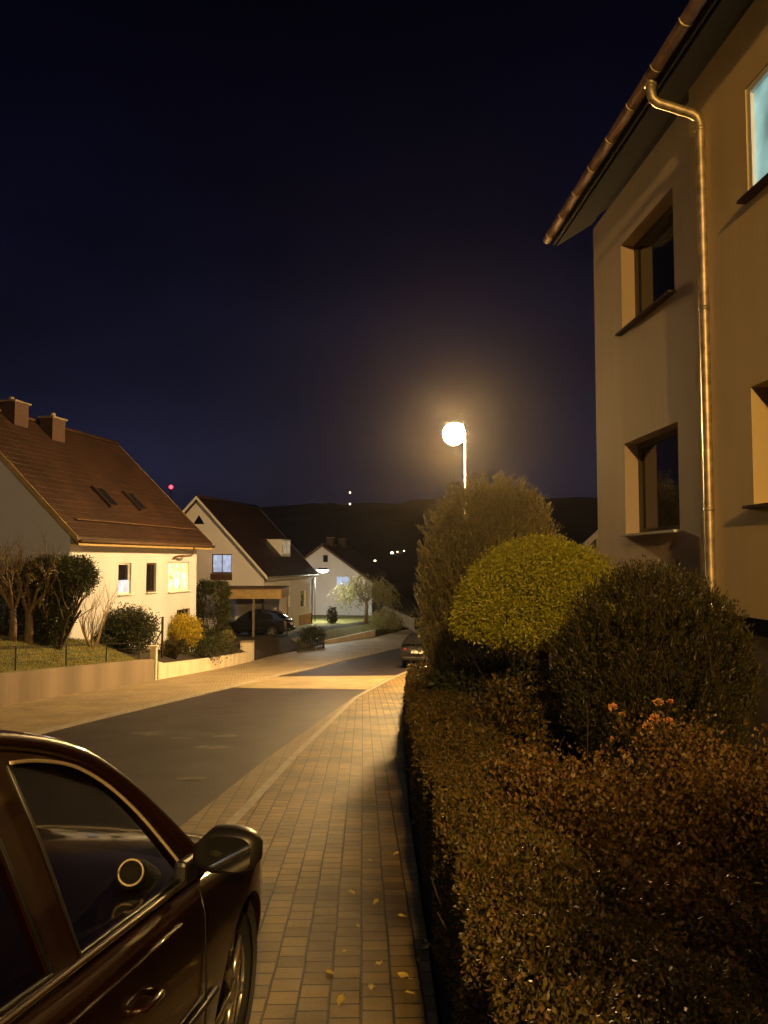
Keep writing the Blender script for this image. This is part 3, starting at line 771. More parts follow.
    while uf+.2+k*.75 < un:
        off = u*(uf+.2+k*.75)
        if bp_ is None:
            pts = [gc+n_in*math.cos(math.pi*(1+j/10))*.083+Z*math.sin(math.pi*(1+j/10))*.083 for j in range(11)]
            bp_ = MB().tube(pts, .010, 4).build('bracket', mt['zinc'], g_o, True); o = bp_
        else: o = bp_.copy(); COL.objects.link(o)
        o.location = off; k += 1
    # downpipe
    up0 = fac(704, 300, .185)[0]; w0 = Lz-n_in*.185+u*up0; g0 = gc+u*up0; zg = g0.z
    P_ = lambda f_, z_: Vector(((g0.lerp(w0, f_)).x, (g0.lerp(w0, f_)).y, z_))
    zk = zg-.42
    pts = [P_(0, zg-.06), P_(0, zg-.20), P_(.04, zg-.27), P_(.14, zg-.31), P_(.84, zk), P_(.95, zk-.04), P_(1, zk-.12), P_(1, zk-1.5), P_(1, 2.2), P_(1, -.1)]
    dp = MB().tube(pts, .052, 14).build('downpipe', mt['zinc'], root, True)
    for zz in (zk-.18, zk-2.2, zk-4.4): MB().tube([P_(1, zz-.02), P_(1, zz+.02)], .060, 14).build('pipe_clamp', mt['zinc'], dp, True)
    MB().tube([P_(0, zg-.12), P_(0, zg-.05)], .068, 14).build('outlet', mt['zinc'], dp, True)
apartment()

# ------------------------------------------------------------------ HOUSES (left): local +x faces the street, +y runs along it
def house(name, label, A, th, Lh, W, zb, ze, zr, wall, roofm, fascia, oe=.5, og=.35, street=(), gable=(), reveal=.14, extra=None, group=None, thick=.16, eave_board=.2):
    root = thing(name, label, 'house', (A[0], A[1], zb), (0, 0, -th), group)
    e = (ze+.10+oe*zr/(W/2))/(1+oe/(W/2))-zb; r = zr-zb; Z = Vector((0, 0, 1)); X = Vector((1, 0, 0)); Yv = Vector((0, 1, 0)); lo = -1.6
    mb = MB()
    wall_poly(mb, (0, 0, 0), Yv, Z, -X, [(0, lo), (Lh, lo), (Lh, e), (0, e)], [h[0] for h in street], reveal)
    wall_poly(mb, (0, 0, 0), -X, Z, Yv, [(0, lo), (W, lo), (W, e), (W/2, r), (0, e)], [h[0] for h in gable], reveal)
    mb.v += [Vector((0, Lh, lo)), Vector((-W, Lh, lo)), Vector((-W, Lh, e)), Vector((-W/2, Lh, r)), Vector((0, Lh, e))]; k = len(mb.v); mb.f.append((k-5, k-4, k-3, k-2, k-1))
    mb.quad((-W, 0, lo), (-W, Lh, lo), (-W, Lh, e), (-W, 0, e)); mb.build('wall', wall, root)
    for h in street: window(root, (0, 0, 0), Yv, Z, -X, h[0], reveal, h[1], h[2], h[3], h[4], h[5], True, h[6])
    for h in gable: window(root, (0, 0, 0), -X, Z, Yv, h[0], reveal, h[1], h[2], h[3], h[4], h[5], True, h[6])
    sl = (r-e)/(W/2); mb = MB()
    for s in (0, 1):
        x0 = oe if s == 0 else -W-oe; xr = -W/2+(0 if s == 0 else -.004); z0 = e-sl*oe+.03
        pr = [(x0, -og, z0), (x0, -og, z0+thick), (xr, -og, r+.03+thick), (xr, -og, r+.03)]
        mb.prism(pr, (0, Lh+2*og, 0))
    ro = mb.build('roof', roofm, root)
    # fascia boards along eaves and verge boards on gables
    z0 = e-sl*oe+.03
    for xx in (oe+.016, -W-oe-.016): MB().box((xx, Lh/2, z0-.02), (.03, Lh+2*og-.02, eave_board)).build('fascia', fascia, ro)
    MB().box((oe/2, Lh/2, z0-.06), (oe-.03, Lh-.02, .03)).build('soffit', fascia, ro)
    for yy in (-og-.026, Lh+og+.001):
        for s in (0, 1):
            x0 = oe if s == 0 else -W-oe; xr = -W/2 + (.0 if s == 0 else -.003)
            MB().prism([(x0, yy, z0-.06), (x0, yy, z0+thick+.012), (xr, yy, r+.03+thick+.012), (xr, yy, r-.03)], (0, .025, 0)).build('verge_board', fascia, ro)
    mb = MB(); mb.tube([(oe+.09, -og, z0+.02), (oe+.09, Lh+og, z0+.02)], .055, 8); mb.build('gutter', mt['steel'] if fascia is not mt['wood_yellow'] else mt['wood_brown'], ro, True)
    mb = MB(); mb.tube([(-W/2, -og, r+thick+.05), (-W/2, Lh+og, r+thick+.05)], .09, 8); mb.build('ridge_tiles', roofm, ro, True)
    return root, sl, e, r, ro
def chimney(ro, W, sl, r, x, y, sx, sy, top, pot=True):
    mb = MB(); zz = r-sl*abs(x+W/2)
    mb.box((x, y, (zz-.2+top)/2), (sx, sy, top-zz+.2)); c = mb.build('chimney', mt['brick'], ro)
    mb = MB().box((x, y, top+.03), (sx+.14, sy+.14, .06)); 
    if pot: mb.tube([(x, y, top+.06), (x, y, top+.25)], .1, 10)
    return c, mb
def solve_len(A, th, px):
    k = (px-384)/F; s, c = math.sin(th), math.cos(th); return (k*A[1]-A[0])/(s-k*c)
def yloc(A, th, px): return solve_len(A, th, px)

# --- house 1
TH1 = math.atan(.19); Y1 = 26.0
A1 = at(70, 546, Y1); L1 = solve_len(A1, TH1, 197); W1 = 8.4; zb1 = -.95
ze1 = A1.z; zr1 = 6.95
def hz(A, th, yl, py):                       # height of a pixel row at local y on the street wall
    Yw = A[1]+math.cos(th)*yl; return at(384, py, Yw).z
def shole(A, th, zb, px0, px1, pt, pb):
    y0, y1 = yloc(A, th, px0), yloc(A, th, px1); ym = (y0+y1)/2
    return (y0, hz(A, th, ym, pb)-zb, y1, hz(A, th, ym, pt)-zb)
wp = mt['white_paint']
st1 = [(shole(A1, TH1, zb1, 119, 132, 563, 594), wp, mt['glass_dark'], .06, 1, False, wp),
       (shole(A1, TH1, zb1, 147, 157, 563, 592), mt['frame_dark'], mt['glass_dark'], .07, 1, False, wp),
       (shole(A1, TH1, zb1, 169, 190, 562, 591), wp, mt['lit_warm'], .10, 3, True, wp),
       (shole(A1, TH1, zb1, 178, 191, 609, 624), mt['frame_dark'], mt['glass_dark'], .05, 2, False, None)]
h1root, sl1, e1, r1, ro1 = house('family_house', 'nearest white house on the left with red tiled roof and warm lit window', A1, TH1, L1, W1, zb1, ze1, zr1, mt['plaster_white'], mt['roof_red'], mt['wood_yellow'], .55, .45, st1, [((3.2, 1.0, 4.2, 2.2), wp, mt['glass_dark'], .06, 2, False, wp)])
# bluish light in the lower half of the first window: a lit blind inside it
hh = st1[0][0]
MB().box((-.085, (hh[0]+hh[2])/2, hh[1]+(hh[3]-hh[1])*.25), (.01, hh[2]-hh[0]-.14, (hh[3]-hh[1])*.40)).build('lit_blind', mt['lit_blue'], h1root)
c, cap = chimney(ro1, W1, sl1, r1, -W1/2+.1, 2.5, .9, .8, r1+.55); cap.build('cap', mt['brick'], c) if False else cap.build('chimney_cap', mt['concrete'], ro1)
c, cap = chimney(ro1, W1, sl1, r1, -W1/2+.5, 4.5, .55, .85, r1+.30); cap.build('chimney_cap', mt['concrete'], ro1)
def on_roof(W, sl, r, x, dz=0): return r+.03+.16-sl*abs(x+W/2)+dz
def skylight(ro, W, sl, r, x, y, w_, ln, pane):
    ang = math.atan(sl); Mx = Matrix.Rotation(ang, 4, 'Y'); c = Vector((x, y, on_roof(W, sl, r, x, .03)))
    mb = MB()
    for dx, dy, sx, sy in ((ln/2, 0, .08, w_), (-ln/2, 0, .08, w_), (0, w_/2, ln+.08, .07), (0, -w_/2, ln+.08, .07)):
        mb.box(c+Mx.to_3x3() @ Vector((dx, dy, .03)), (sx, sy, .12), M=Mx)
    f = mb.build('roof_window', mt['frame_dark'], ro); MB().box(c+Mx.to_3x3() @ Vector((0, 0, .04)), (ln, w_, .03), M=Mx).build('pane', pane, f)
skylight(ro1, W1, sl1, r1, -1.05, 3.9, .62, 1.05, mt['glass_dark'])
skylight(ro1, W1, sl1, r1, -1.05, 6.2, .62, 1.05, mt['glass_dark'])
# snow guard rail near the eave and downpipe elbow
MB().tube([(.05, .3, on_roof(W1, sl1, r1, .05, .12)), (.05, L1-.3, on_roof(W1, sl1, r1, .05, .12))], .03, 5).build('snow_guard', mt['wood_brown'], ro1)
yl = yloc(A1, TH1, 181)
MB().tube([(.62, yl, e1-.48), (.60, yl, e1-.78), (.50, yl-.1, e1-.90), (.15, yl-.75, e1-.95), (.07, yl-.85, e1-1.05), (.07, yl-.85, .0)][:5], .05, 8).build('downpipe', mt['wood_brown'], h1root, True)
MB().box((.012, L1*.5+2, .62), (.02, L1-4.2, 1.6)).build('plinth', mt['plaster_cream'], h1root) if False else None

# --- house 2
TH2 = math.atan(.21); Y2 = 55.0
A2 = at(264, 580, Y2); L2 = 11.0; W2 = 9.7; zb2 = at(264, 640, Y2).z; ze2 = A2.z
zr2 = at(197, 499, Y2+.8).z
st2 = [(shole(A2, TH2, zb2, 301, 306, 590, 607), wp, mt['glass_dark'], .06, 1, False, wp),
       (shole(A2, TH2, zb2, 287, 290, 590, 607), wp, mt['glass_dark'], .06, 1, False, wp)]
def ghole(A, th, zb, px0, px1, pt, pb):
    # gable wall runs to local -x; u = distance from the street corner
    def uu(px):
        k = (px-384)/F; s, c = math.sin(th), math.cos(th); return (A[0]-k*A[1])/(c+k*s)
    u0, u1 = uu(px1), uu(px0); Yw = A[1]+math.sin(th)*(u0+u1)/2
    return (u0, at(384, pb, Yw).z-zb, u1, at(384, pt, Yw).z-zb)
g2 = [(ghole(A2, TH2, zb2, 212, 232, 554, 573), mt['wood_brown'], mt['lit_blue'], .07, 2, False, mt['wood_brown'])]
h2root, sl2, e2, r2, ro2 = house('family_house', 'white gabled house behind the carport with a dormer and blue lit gable window', A2, TH2, L2, W2, zb2, ze2, zr2, mt['plaster_cream'], mt['roof_brown'], mt['white_paint'], .4, .5, st2, g2)
MB().box((.014, L2-1.6, .35), (.03, 3.2, 1.55)).build('plinth', mt['plinth_ochre'], h2root)
# small triangular gable light
u0 = W2/2; MB().prism([(-u0-.42, -.012, r2-1.75), (-u0+.42, -.012, r2-1.75), (-u0, -.012, r2-1.1)], (0, .011, 0)).build('gable_light', mt['glass_dark'], h2root)
# apron under the gable window
a_ = g2[0][0]; MB().box((-(a_[0]+a_[2])/2, -.03, a_[1]-.28), (a_[2]-a_[0]+.1, .05, .42)).build('window_box', mt['wood_brown'], h2root)
# dormer
def dormer(ro, W, sl, r, y, w_, x_face, hgt):
    z0 = on_roof(W, sl, r, x_face); mb = MB()
    zt = z0+hgt; xb = x_face-(hgt)/sl-.05
    for s in (-1, 1):
        yy = y+s*w_/2
        mb.prism([(x_face, yy-.05, z0-.1), (x_face, yy-.05, zt), (xb, yy-.05, zt), ], (0, .1, 0))
    mb.box((x_face-.02, y, z0+.06), (.06, w_, .25)); mb.box((x_face-.02, y, zt-.05), (.06, w_, .1))
    d = mb.build('dormer', mt['white_paint'], ro)
    mb = MB()
    for s in (-1, 0, 1): mb.box((x_face+.0, y+s*(w_/2-.1), (z0+zt)/2+.05), (.05, .09, zt-z0-.25))
    for zz in (z0+.17, zt-.10): mb.box((x_face+.0, y, zz+.002), (.048, w_-.1, .06))
    mb.build('dormer_frame', mt['white_paint'], ro)
    MB().box((x_face-.03, y, (z0+zt)/2+.05), (.02, w_-.14, zt-z0-.3)).build('dormer_pane', mt['lit_dim'], ro)
    MB().prism([(x_face+.15, y-w_/2-.12, zt), (x_face+.15, y+w_/2+.12, zt), (xb-.1, y+w_/2+.12, zt+.02), (xb-.1, y-w_/2-.12, zt+.02)], (0, 0, .1)).build('dormer_roof', mt['roof_brown'], ro)
dormer(ro2, W2, sl2, r2, L2*.66, 2.0, -.9, 1.3)
MB().tube([(.5, L2+.3, e2-.35), (.1, L2-.05, e2-.75), (.08, L2-.05, -.4)], .05, 8).build('downpipe', mt['iron'], h2root, True)

# --- house 3
TH3 = math.atan(.2); Y3 = 80.0
A3 = at(372, 587, Y3); zb3 = at(372, 617, Y3).z; W3 = 10.2; L3 = 10.5; ze3 = A3.z; zr3 = at(326, 546, Y3+1).z
g3 = [(ghole(A3, TH3, zb3, 336, 349, 576, 586), wp, mt['lit_blue'], .08, 2, False, wp), (ghole(A3, TH3, zb3, 323, 328, 555, 562), mt['frame_dark'], mt['glass_dark'], .08, 1, False, wp)]
st3 = [((6.2, 1.0, 7.4, 2.3), mt['frame_dark'], mt['glass_dark'], .08, 2, False, wp)]
h3root, sl3, e3, r3, ro3 = house('family_house', 'farthest white gabled house on the left behind the pale willow', A3, TH3, L3, W3, zb3, ze3, zr3, mt['plaster_cream'], mt['roof_dark'], mt['wood_brown'], .5, .4, st3, g3)
c, cap = chimney(ro3, W3, sl3, r3, -W3/2, 3.0, .7, .7, r3+.9, False); cap.build('chimney_cap', mt['concrete'], ro3)
c, cap = chimney(ro3, W3, sl3, r3, -W3/2, 8.0, .7, .7, r3+.9, False); cap.build('chimney_cap', mt['concrete'], ro3)
# house beyond the apartment building, only its eave peeps out
A4 = at(592, 552, 24.0)
house('family_house', 'house mostly hidden beyond the apartment building, eave just showing', (A4.x+8.4, 24.0), .30, 9, 8, prof(24)-.1, A4.z, A4.z+4.2, mt['plaster_cream'], mt['roof_dark'], mt['white_paint'], .4, .4)

# ------------------------------------------------------------------ left boundary walls
def street_wall(name, label, y0, y1, top, mat, th=.22, cap=0):
    mb = MB(); rows = []; n = max(4, int((y1-y0)/.5)); z = .0
    for i in range(n+1):
        Y = y0+(y1-y0)*i/n; x = fGM(Y); zt = prof(Y)+top(Y); zb = prof(Y)-.2
        rows.append([(x+.0, Y, zb), (x+.0, Y, zt-.015), (x-.015, Y, zt), (x-th+.015, Y, zt), (x-th, Y, zt-.015), (x-th, Y, zb)])
    mb.loft(rows, True)
    for r in (0, n): mb.f.append(tuple(r*6+i for i in range(6)))
    o = mb.build(name, mat); return tag(o, label, 'wall')
street_wall('retaining_wall', 'stained grey-brown concrete retaining wall below the lawn at left', -2, 27.2, lambda Y: interp(Y, WALLSTEP)+.07, mt['concrete'])
street_wall('garden_wall', 'low cream garden wall in front of the yellow bush', 27.55, 41.2, lambda Y: interp(Y, WALLSTEP)+.05, mt['white_wall'])
street_wall('garden_wall', 'far white wedge-shaped wall below the small lawn', road_hit(325, 645)[0], road_hit(376, 638)[0]+1, lambda Y: interp(Y, WALLSTEP)+.14, mt['white_wall'])
def pillar(name, label, px, Y, w_, h, mat, capm):
    X = fGM(Y)-w_/2; root = thing(name, label, 'post', (X, Y, prof(Y)))
    MB().box((0, 0, h/2-.1), (w_, w_, h+.2)).build('shaft', mat, root, bevel=.01)
    MB().box((0, 0, h+.03), (w_+.08, w_+.08, .06)).build('cap', capm, root, bevel=.01)
pillar('gate_post', 'slim pale post where the concrete and cream walls meet', 166, 27.38, .2, 1.15, mt['white_wall'], mt['white_wall'])
pillar('gate_post', 'stout pale gate pillar at the end of the cream garden wall', 266, 41.8, .62, 1.02, mt['white_wall'], mt['concrete'])

# wire fence on the lawn edge above the retaining wall
def wire_fence():
    root = thing('wire_fence', 'thin dark wire fence along the lawn above the retaining wall', 'fence', (fGM(20)-.5, 20, height(fGM(20)-.5, 20)))
    po = root.location; mb = MB(); ys_ = np.arange(12, 27.3, 2.5); tops = []
    for Y in ys_:
        x = fGM(Y)-.45; z = height(x, Y); b = Vector((x, Y, z))-po
        MB().tube([b-Vector((0, 0, .1)), b+Vector((0, 0, .62))], .02, 6).build('post', mt['iron'], root); tops.append(b)
    for h_ in (.58, .4, .22): mb.tube([t+Vector((0, 0, h_)) for t in tops], .006, 4)
    mb.build('wires', mt['iron'], root)
wire_fence()
# wooden stake with brace by the cream wall
p = on_ground(163, 30.5); root = thing('wooden_stake', 'dark wooden stake with a slanting brace in front of the white house', 'post', p)
MB().tube([(0, 0, -.1), (0, 0, 1.55)], .045, 7).build('stake', mt['wood_dark'], root); MB().tube([(-.35, 0, .35), (0, .0, 1.1)], .025, 6).build('brace', mt['wood_dark'], root)
# garden gate / fence by house 2
def picket(label, p0, p1, h, n, mat, name='garden_fence'):
    p0, p1 = Vector(p0), Vector(p1); root = thing(name, label, 'fence', p0)
    d = p1-p0; mb = MB()
    for k in range(n+1):
        q = d*k/n; mb.box(q+Vector((0, 0, h/2)), (.07, .025, h), rz=math.atan2(d.y, d.x))
    mb.build('pickets', mat, root)
    mb = MB()
    for f_ in (.25, .8): mb.tube([Vector((0, .03, h*f_)), d+Vector((0, .03, h*f_))], .025, 5)
    mb.build('rails', mat, root)
    for q in (Vector((0, 0, 0)), d): MB().box(q+Vector((0, .06, h/2+.02)), (.1, .1, h+.2)).build('post', mat, root)
picket('low iron garden gate between the carport and the far wedge wall', on_ground(298, 49.5), on_ground(324, 53.5), .75, 16, mt['iron'], 'garden_gate')
picket('pale picket fence at the far end of the footpath', on_ground(384, 75, 0), on_ground(414, 74, 0), 1.15, 26, mt['wood_grey'])

# ------------------------------------------------------------------ left vegetation
def bare_tree(label, p, h, seed, mat, spread=.5, depth=4, r=.09, up=.2, kids=(2, 3), name='bare_tree', multi=1, leaf=None):
    root = thing(name, label, 'tree', p); rng = random.Random(seed); mb = MB()
    if multi == 1:
        mb.tube([(0, 0, -.1), (.02, .02, h*.16), (0, 0, h*.30)], [r*1.25, r, r*.85], 8); MB
        tr = mb.build('trunk', mt[mat], root, True); mb = MB()
        for k in range(5):
            a = k*1.26+rng.random(); branch(mb, (0, 0, h*.28), (math.cos(a)*.65, math.sin(a)*.65, 1), h*.30, r*.55, depth-1, rng, spread, up, 6, kids, 3)
    else:
        for k in range(multi):
            a = k*6.28/multi; branch(mb, (math.cos(a)*.05, math.sin(a)*.05, -.05), (math.cos(a)*.45, math.sin(a)*.45, 1), h*.45, r, depth-1, rng, spread, up, 5, kids, 3)
    mb.build('branches', mt[mat], root, True)
    if leaf:
        C, D = crown_clumps(leaf[0], (0, 0, h*.62), (h*.32, h*.32, h*.3), .7, .3, 2, seed); foliage('leaves', C, D, leaf[1], .1, .09, .04, mt[leaf[2]], root)
    return root
bare_tree('thick forked bare tree on the lawn at the far left', hit(28, 643), 3.1, 4, 'bark', .6, 5, .12, .18, (2, 3), leaf=(60, 14, 'leaf_tall'))
bare_tree('bare tree with reddish trunk at the very left edge of the lawn', hit(12, 641), 2.9, 9, 'bark', .55, 5, .10, .2)
bare_tree('pale many-stemmed leafless shrub before the white house wall', hit(92, 648), 2.0, 6, 'bark_pale', .42, 4, .028, .35, (2, 3), 'bare_shrub', 7)
# clipped dark block shrub
def block_hedge(label, c, size, n, per, mat, seed, l=.09, wd=.04, lean=0, name='clipped_hedge', rz=0):
    root = thing(name, label, 'hedge', c, (0, 0, rz))
    u = RNG.random((n, 3)); ax = RNG.integers(0, 6, n); s = np.array(size)
    for i in range(3):
        u[ax == 2*i, i] = RNG.random((ax == 2*i).sum())**2*.2; u[ax == 2*i+1, i] = 1-RNG.random((ax == 2*i+1).sum())**2*.2
    D = np.zeros((n, 3)); 
    for i in range(3): D[ax == 2*i, i] = -1; D[ax == 2*i+1, i] = 1
    C = (u-np.array([.5, .5, 0]))*s+RNG.normal(size=(n, 3))*.05
    # round the corners
    q = (u-.5)*2; k = np.linalg.norm(q[:, :2], axis=1); C[:, :2] *= np.where(k > 1.12, 1.12/k, 1)[:, None]
    C[:, 2] -= .12*size[2]*np.clip(np.abs(q[:, 0]), 0, 1)**6*(q[:, 2] > 0)
    C[:, 2] = np.maximum(C[:, 2], .03)
    foliage('foliage', C, D, per, .06, l, wd, mt[mat], root, .1, .6)
    mb = MB(); rng = random.Random(seed)
    for k in range(10): branch(mb, ((rng.random()-.5)*size[0]*.6, (rng.random()-.5)*size[1]*.6, -.05), (rng.uniform(-.2, .2), rng.uniform(-.2, .2), 1), size[2]*.7, .03, 1, rng, .5, .1, 5)
    mb.build('stems', mt['bark_dark'], root, True)
    return root
p = hit(62, 640); 
def mushroom_yew():
    c = on_ground(60, 23.8); root = thing('clipped_yew', 'dark clipped flat-topped yew by the corner of the white house', 'bush', c)
    zt = at(60, 558, 23.8).z-c.z
    # wide flat top narrowing to the foot on the right
    C, D = crown_clumps(900, (.0, 0, zt*.80), (1.05, .8, zt*.24), .6, .10, 3, 5)
    C[:, 2] = np.minimum(C[:, 2], zt-.08+RNG.normal(size=len(C))*.03)
    C3, D3 = crown_clumps(900, (-.38, 0, zt*.42), (.72, .65, zt*.42), .6, .12, 3, 7)
    foliage('foliage', np.concatenate([C, C3]), np.concatenate([D, D3]), 24, .07, .085, .03, mt['leaf_dark'], root, .2, .6)
    mb = MB(); rng = random.Random(8)
    for k in range(6): a = k*1.05; branch(mb, (0, 0, -.05), (math.cos(a)*.5, math.sin(a)*.5, 1), zt*.5, .06, 2, rng, .5, .1, 6)
    mb.build('trunk', mt['bark_dark'], root, True)
mushroom_yew()
c = on_ground(15, 25.2); block_hedge('dark clipped hedge in front of the gable at the far left', c, (2.2, .8, 2.1), 700, 22, 'leaf_dark', 31)
def ball(name, label, cat, px, pyb, Y, wpx, hpx, mat, n=260, per=24, seed=1, l=.09, wd=.045, amp=.22):
    c = on_ground(px, Y); zc = at(px, pyb-hpx/2, Y).z; rx = wpx/2*Y/F; rz = hpx/2*Y/F
    return shrub(name, label, cat, (c.x, Y, zc), (rx, rx*.9, rz), n, per, rx*.12, l, wd, mat, seed=seed, zmin=-.9, amp=amp)
ball('round_shrub', 'round dark evergreen shrub below the white house windows', 'bush', 130, 650, 28.6, 50, 40, 'leaf_dark', 420, 26, 41)
ball('round_shrub', 'small dark shrub at the left foot of the round evergreen', 'bush', 103, 652, 27.6, 26, 16, 'leaf_dark', 120, 20, 42)
ball('golden_shrub', 'bright yellow round shrub at the corner of the white house', 'bush', 183, 645, 33.5, 34, 28, 'leaf_yellow', 300, 24, 43)
ball('ground_shrub', 'low straggly dark plants behind the cream garden wall', 'shrub', 205, 655, 34.5, 64, 18, 'leaf_dark', 220, 16, 44, amp=.4)
ball('ground_shrub', 'low brownish ground cover just behind the slim pale post', 'shrub', 175, 655, 31.5, 26, 14, 'leaf_conifer', 160, 16, 45, amp=.4)
ball('round_shrub', 'small pale green ball shrub beside the carport', 'bush', 226, 645, 39.5, 16, 13, 'leaf_willow', 90, 18, 46)
c = on_ground(212, 40.0); block_hedge('tall grey-green clipped hedge block between the white house and the carport', c, (1.6, 1.3, at(212, 583, 40).z-c.z), 700, 22, 'leaf_dark', 47, .10, .05)
ball('slim_conifer', 'small dark upright conifer in front of the farthest house', 'conifer', 332, 628, 66, 10, 22, 'leaf_dark', 120, 16, 48, .14, .06)
ball('round_shrub', 'dark low shrub on the far lawn below the slim conifer', 'bush', 328, 635, 62, 22, 10, 'leaf_dark', 120, 16, 49, .14, .06)
ball('hedge_shrub', 'yellow-green hedge bush at the bend in front of the picket fence', 'hedge', 385, 633, 70, 34, 22, 'leaf_willow', 240, 18, 50, .14, .06)
ball('hedge_shrub', 'dark green hedge bush at the far end of the road beside the feathery tree', 'hedge', 408, 628, 80, 30, 18, 'leaf_dark', 220, 18, 51, .14, .06)
ball('ground_shrub', 'dark shrub in the small far garden beside the iron gate', 'shrub', 312, 642, 55, 26, 14, 'leaf_dark', 140, 16, 52, .12, .05)
def willow():
    c = on_ground(366, 68); root = thing('willow_tree', 'pale yellow-green weeping tree in front of the farthest house', 'tree', c)
    zt = at(366, 573, 68).z-c.z
    C, D = crown_clumps(420, (.1, 0, zt*.66), (2.3, 2.1, zt*.33), .8, .25, 2, 3, -.6)
    dn = unit(D*np.array([.5, .5, 0])+np.array([0, 0, -.4])+RNG.normal(size=D.shape)*.25)
    sprays('crown', C, dn, 1.0, 16, .17, .05, mt['leaf_willow'], root, .5, .3)
    mb = MB(); rng = random.Random(5); mb.tube([(0, 0, -.1), (.05, 0, zt*.3), (0, 0, zt*.5)], [.17, .13, .1], 7)
    for k in range(7): a = k*.9; branch(mb, (0, 0, zt*.4), (math.cos(a), math.sin(a), 1), zt*.35, .06, 2, rng, .5, .1, 5)
    mb.build('trunk', mt['bark'], root, True)
willow()
# grass
def grass():
    n = 26000; Y = RNG.uniform(14, 27.2, n); m = RNG.uniform(.25, 6, n)
    X = np.array([fGM(y) for y in Y])-m; Zg = np.array([height(x, y) for x, y in zip(X, Y)])
    P = np.stack([X, Y, Zg], 1); A = RNG.normal(size=P.shape)*.45+np.array([0, 0, 1.])
    o = np_mesh('lawn_grass', leaf_quads(P, A, .075, .014), 4, mt['grass']); tag(o, 'short patchy grass of the lawn above the retaining wall', 'grass', None, 'stuff')
grass()
# bare brush behind the feathery tree (thin twigs seen against the dark)
bare_tree('thin leafless tree beside the feathery tree at the far bend', on_ground(431, 29), 3.4, 15, 'bark_dark', .35, 3, .03, .2, (2, 3), 'bare_tree', 5)

# ------------------------------------------------------------------ carport
def carport():
    Yc = 52.0; c = on_ground(256, Yc-.5); root = thing('carport', 'flat-roofed wooden carport in front of the white gabled house', 'carport', c)
    zt = at(250, 589, Yc).z-c.z; zbm = at(250, 598, Yc).z-c.z
    x0 = at(222, 590, Yc).x-c.x; x1 = at(282, 590, Yc).x-c.x
    MB().box(((x0+x1)/2, 1.6, zt+.06), (x1-x0+.2, 4.2, .10)).build('roof', mt['wood_brown'], root)
    MB().box(((x0+x1)/2, -.52, (zt+zbm)/2), (x1-x0+.16, .06, zt-zbm)).build('front_beam', mt['wood_yellow'], root)
    MB().box((x1+.06, 1.6, (zt+zbm)/2), (.06, 4.1, (zt-zbm)*.9)).build('side_beam', mt['wood_yellow'], root)
    for px, yy in ((256, -.42), (223, -.42), (256, 3.4), (282, 3.4)):
        xx = at(px, 600, Yc).x-c.x; MB().box((xx, yy, zbm/2-.15), (.13, .13, zbm+.3)).build('post', mt['wood_grey'], root)
carport()

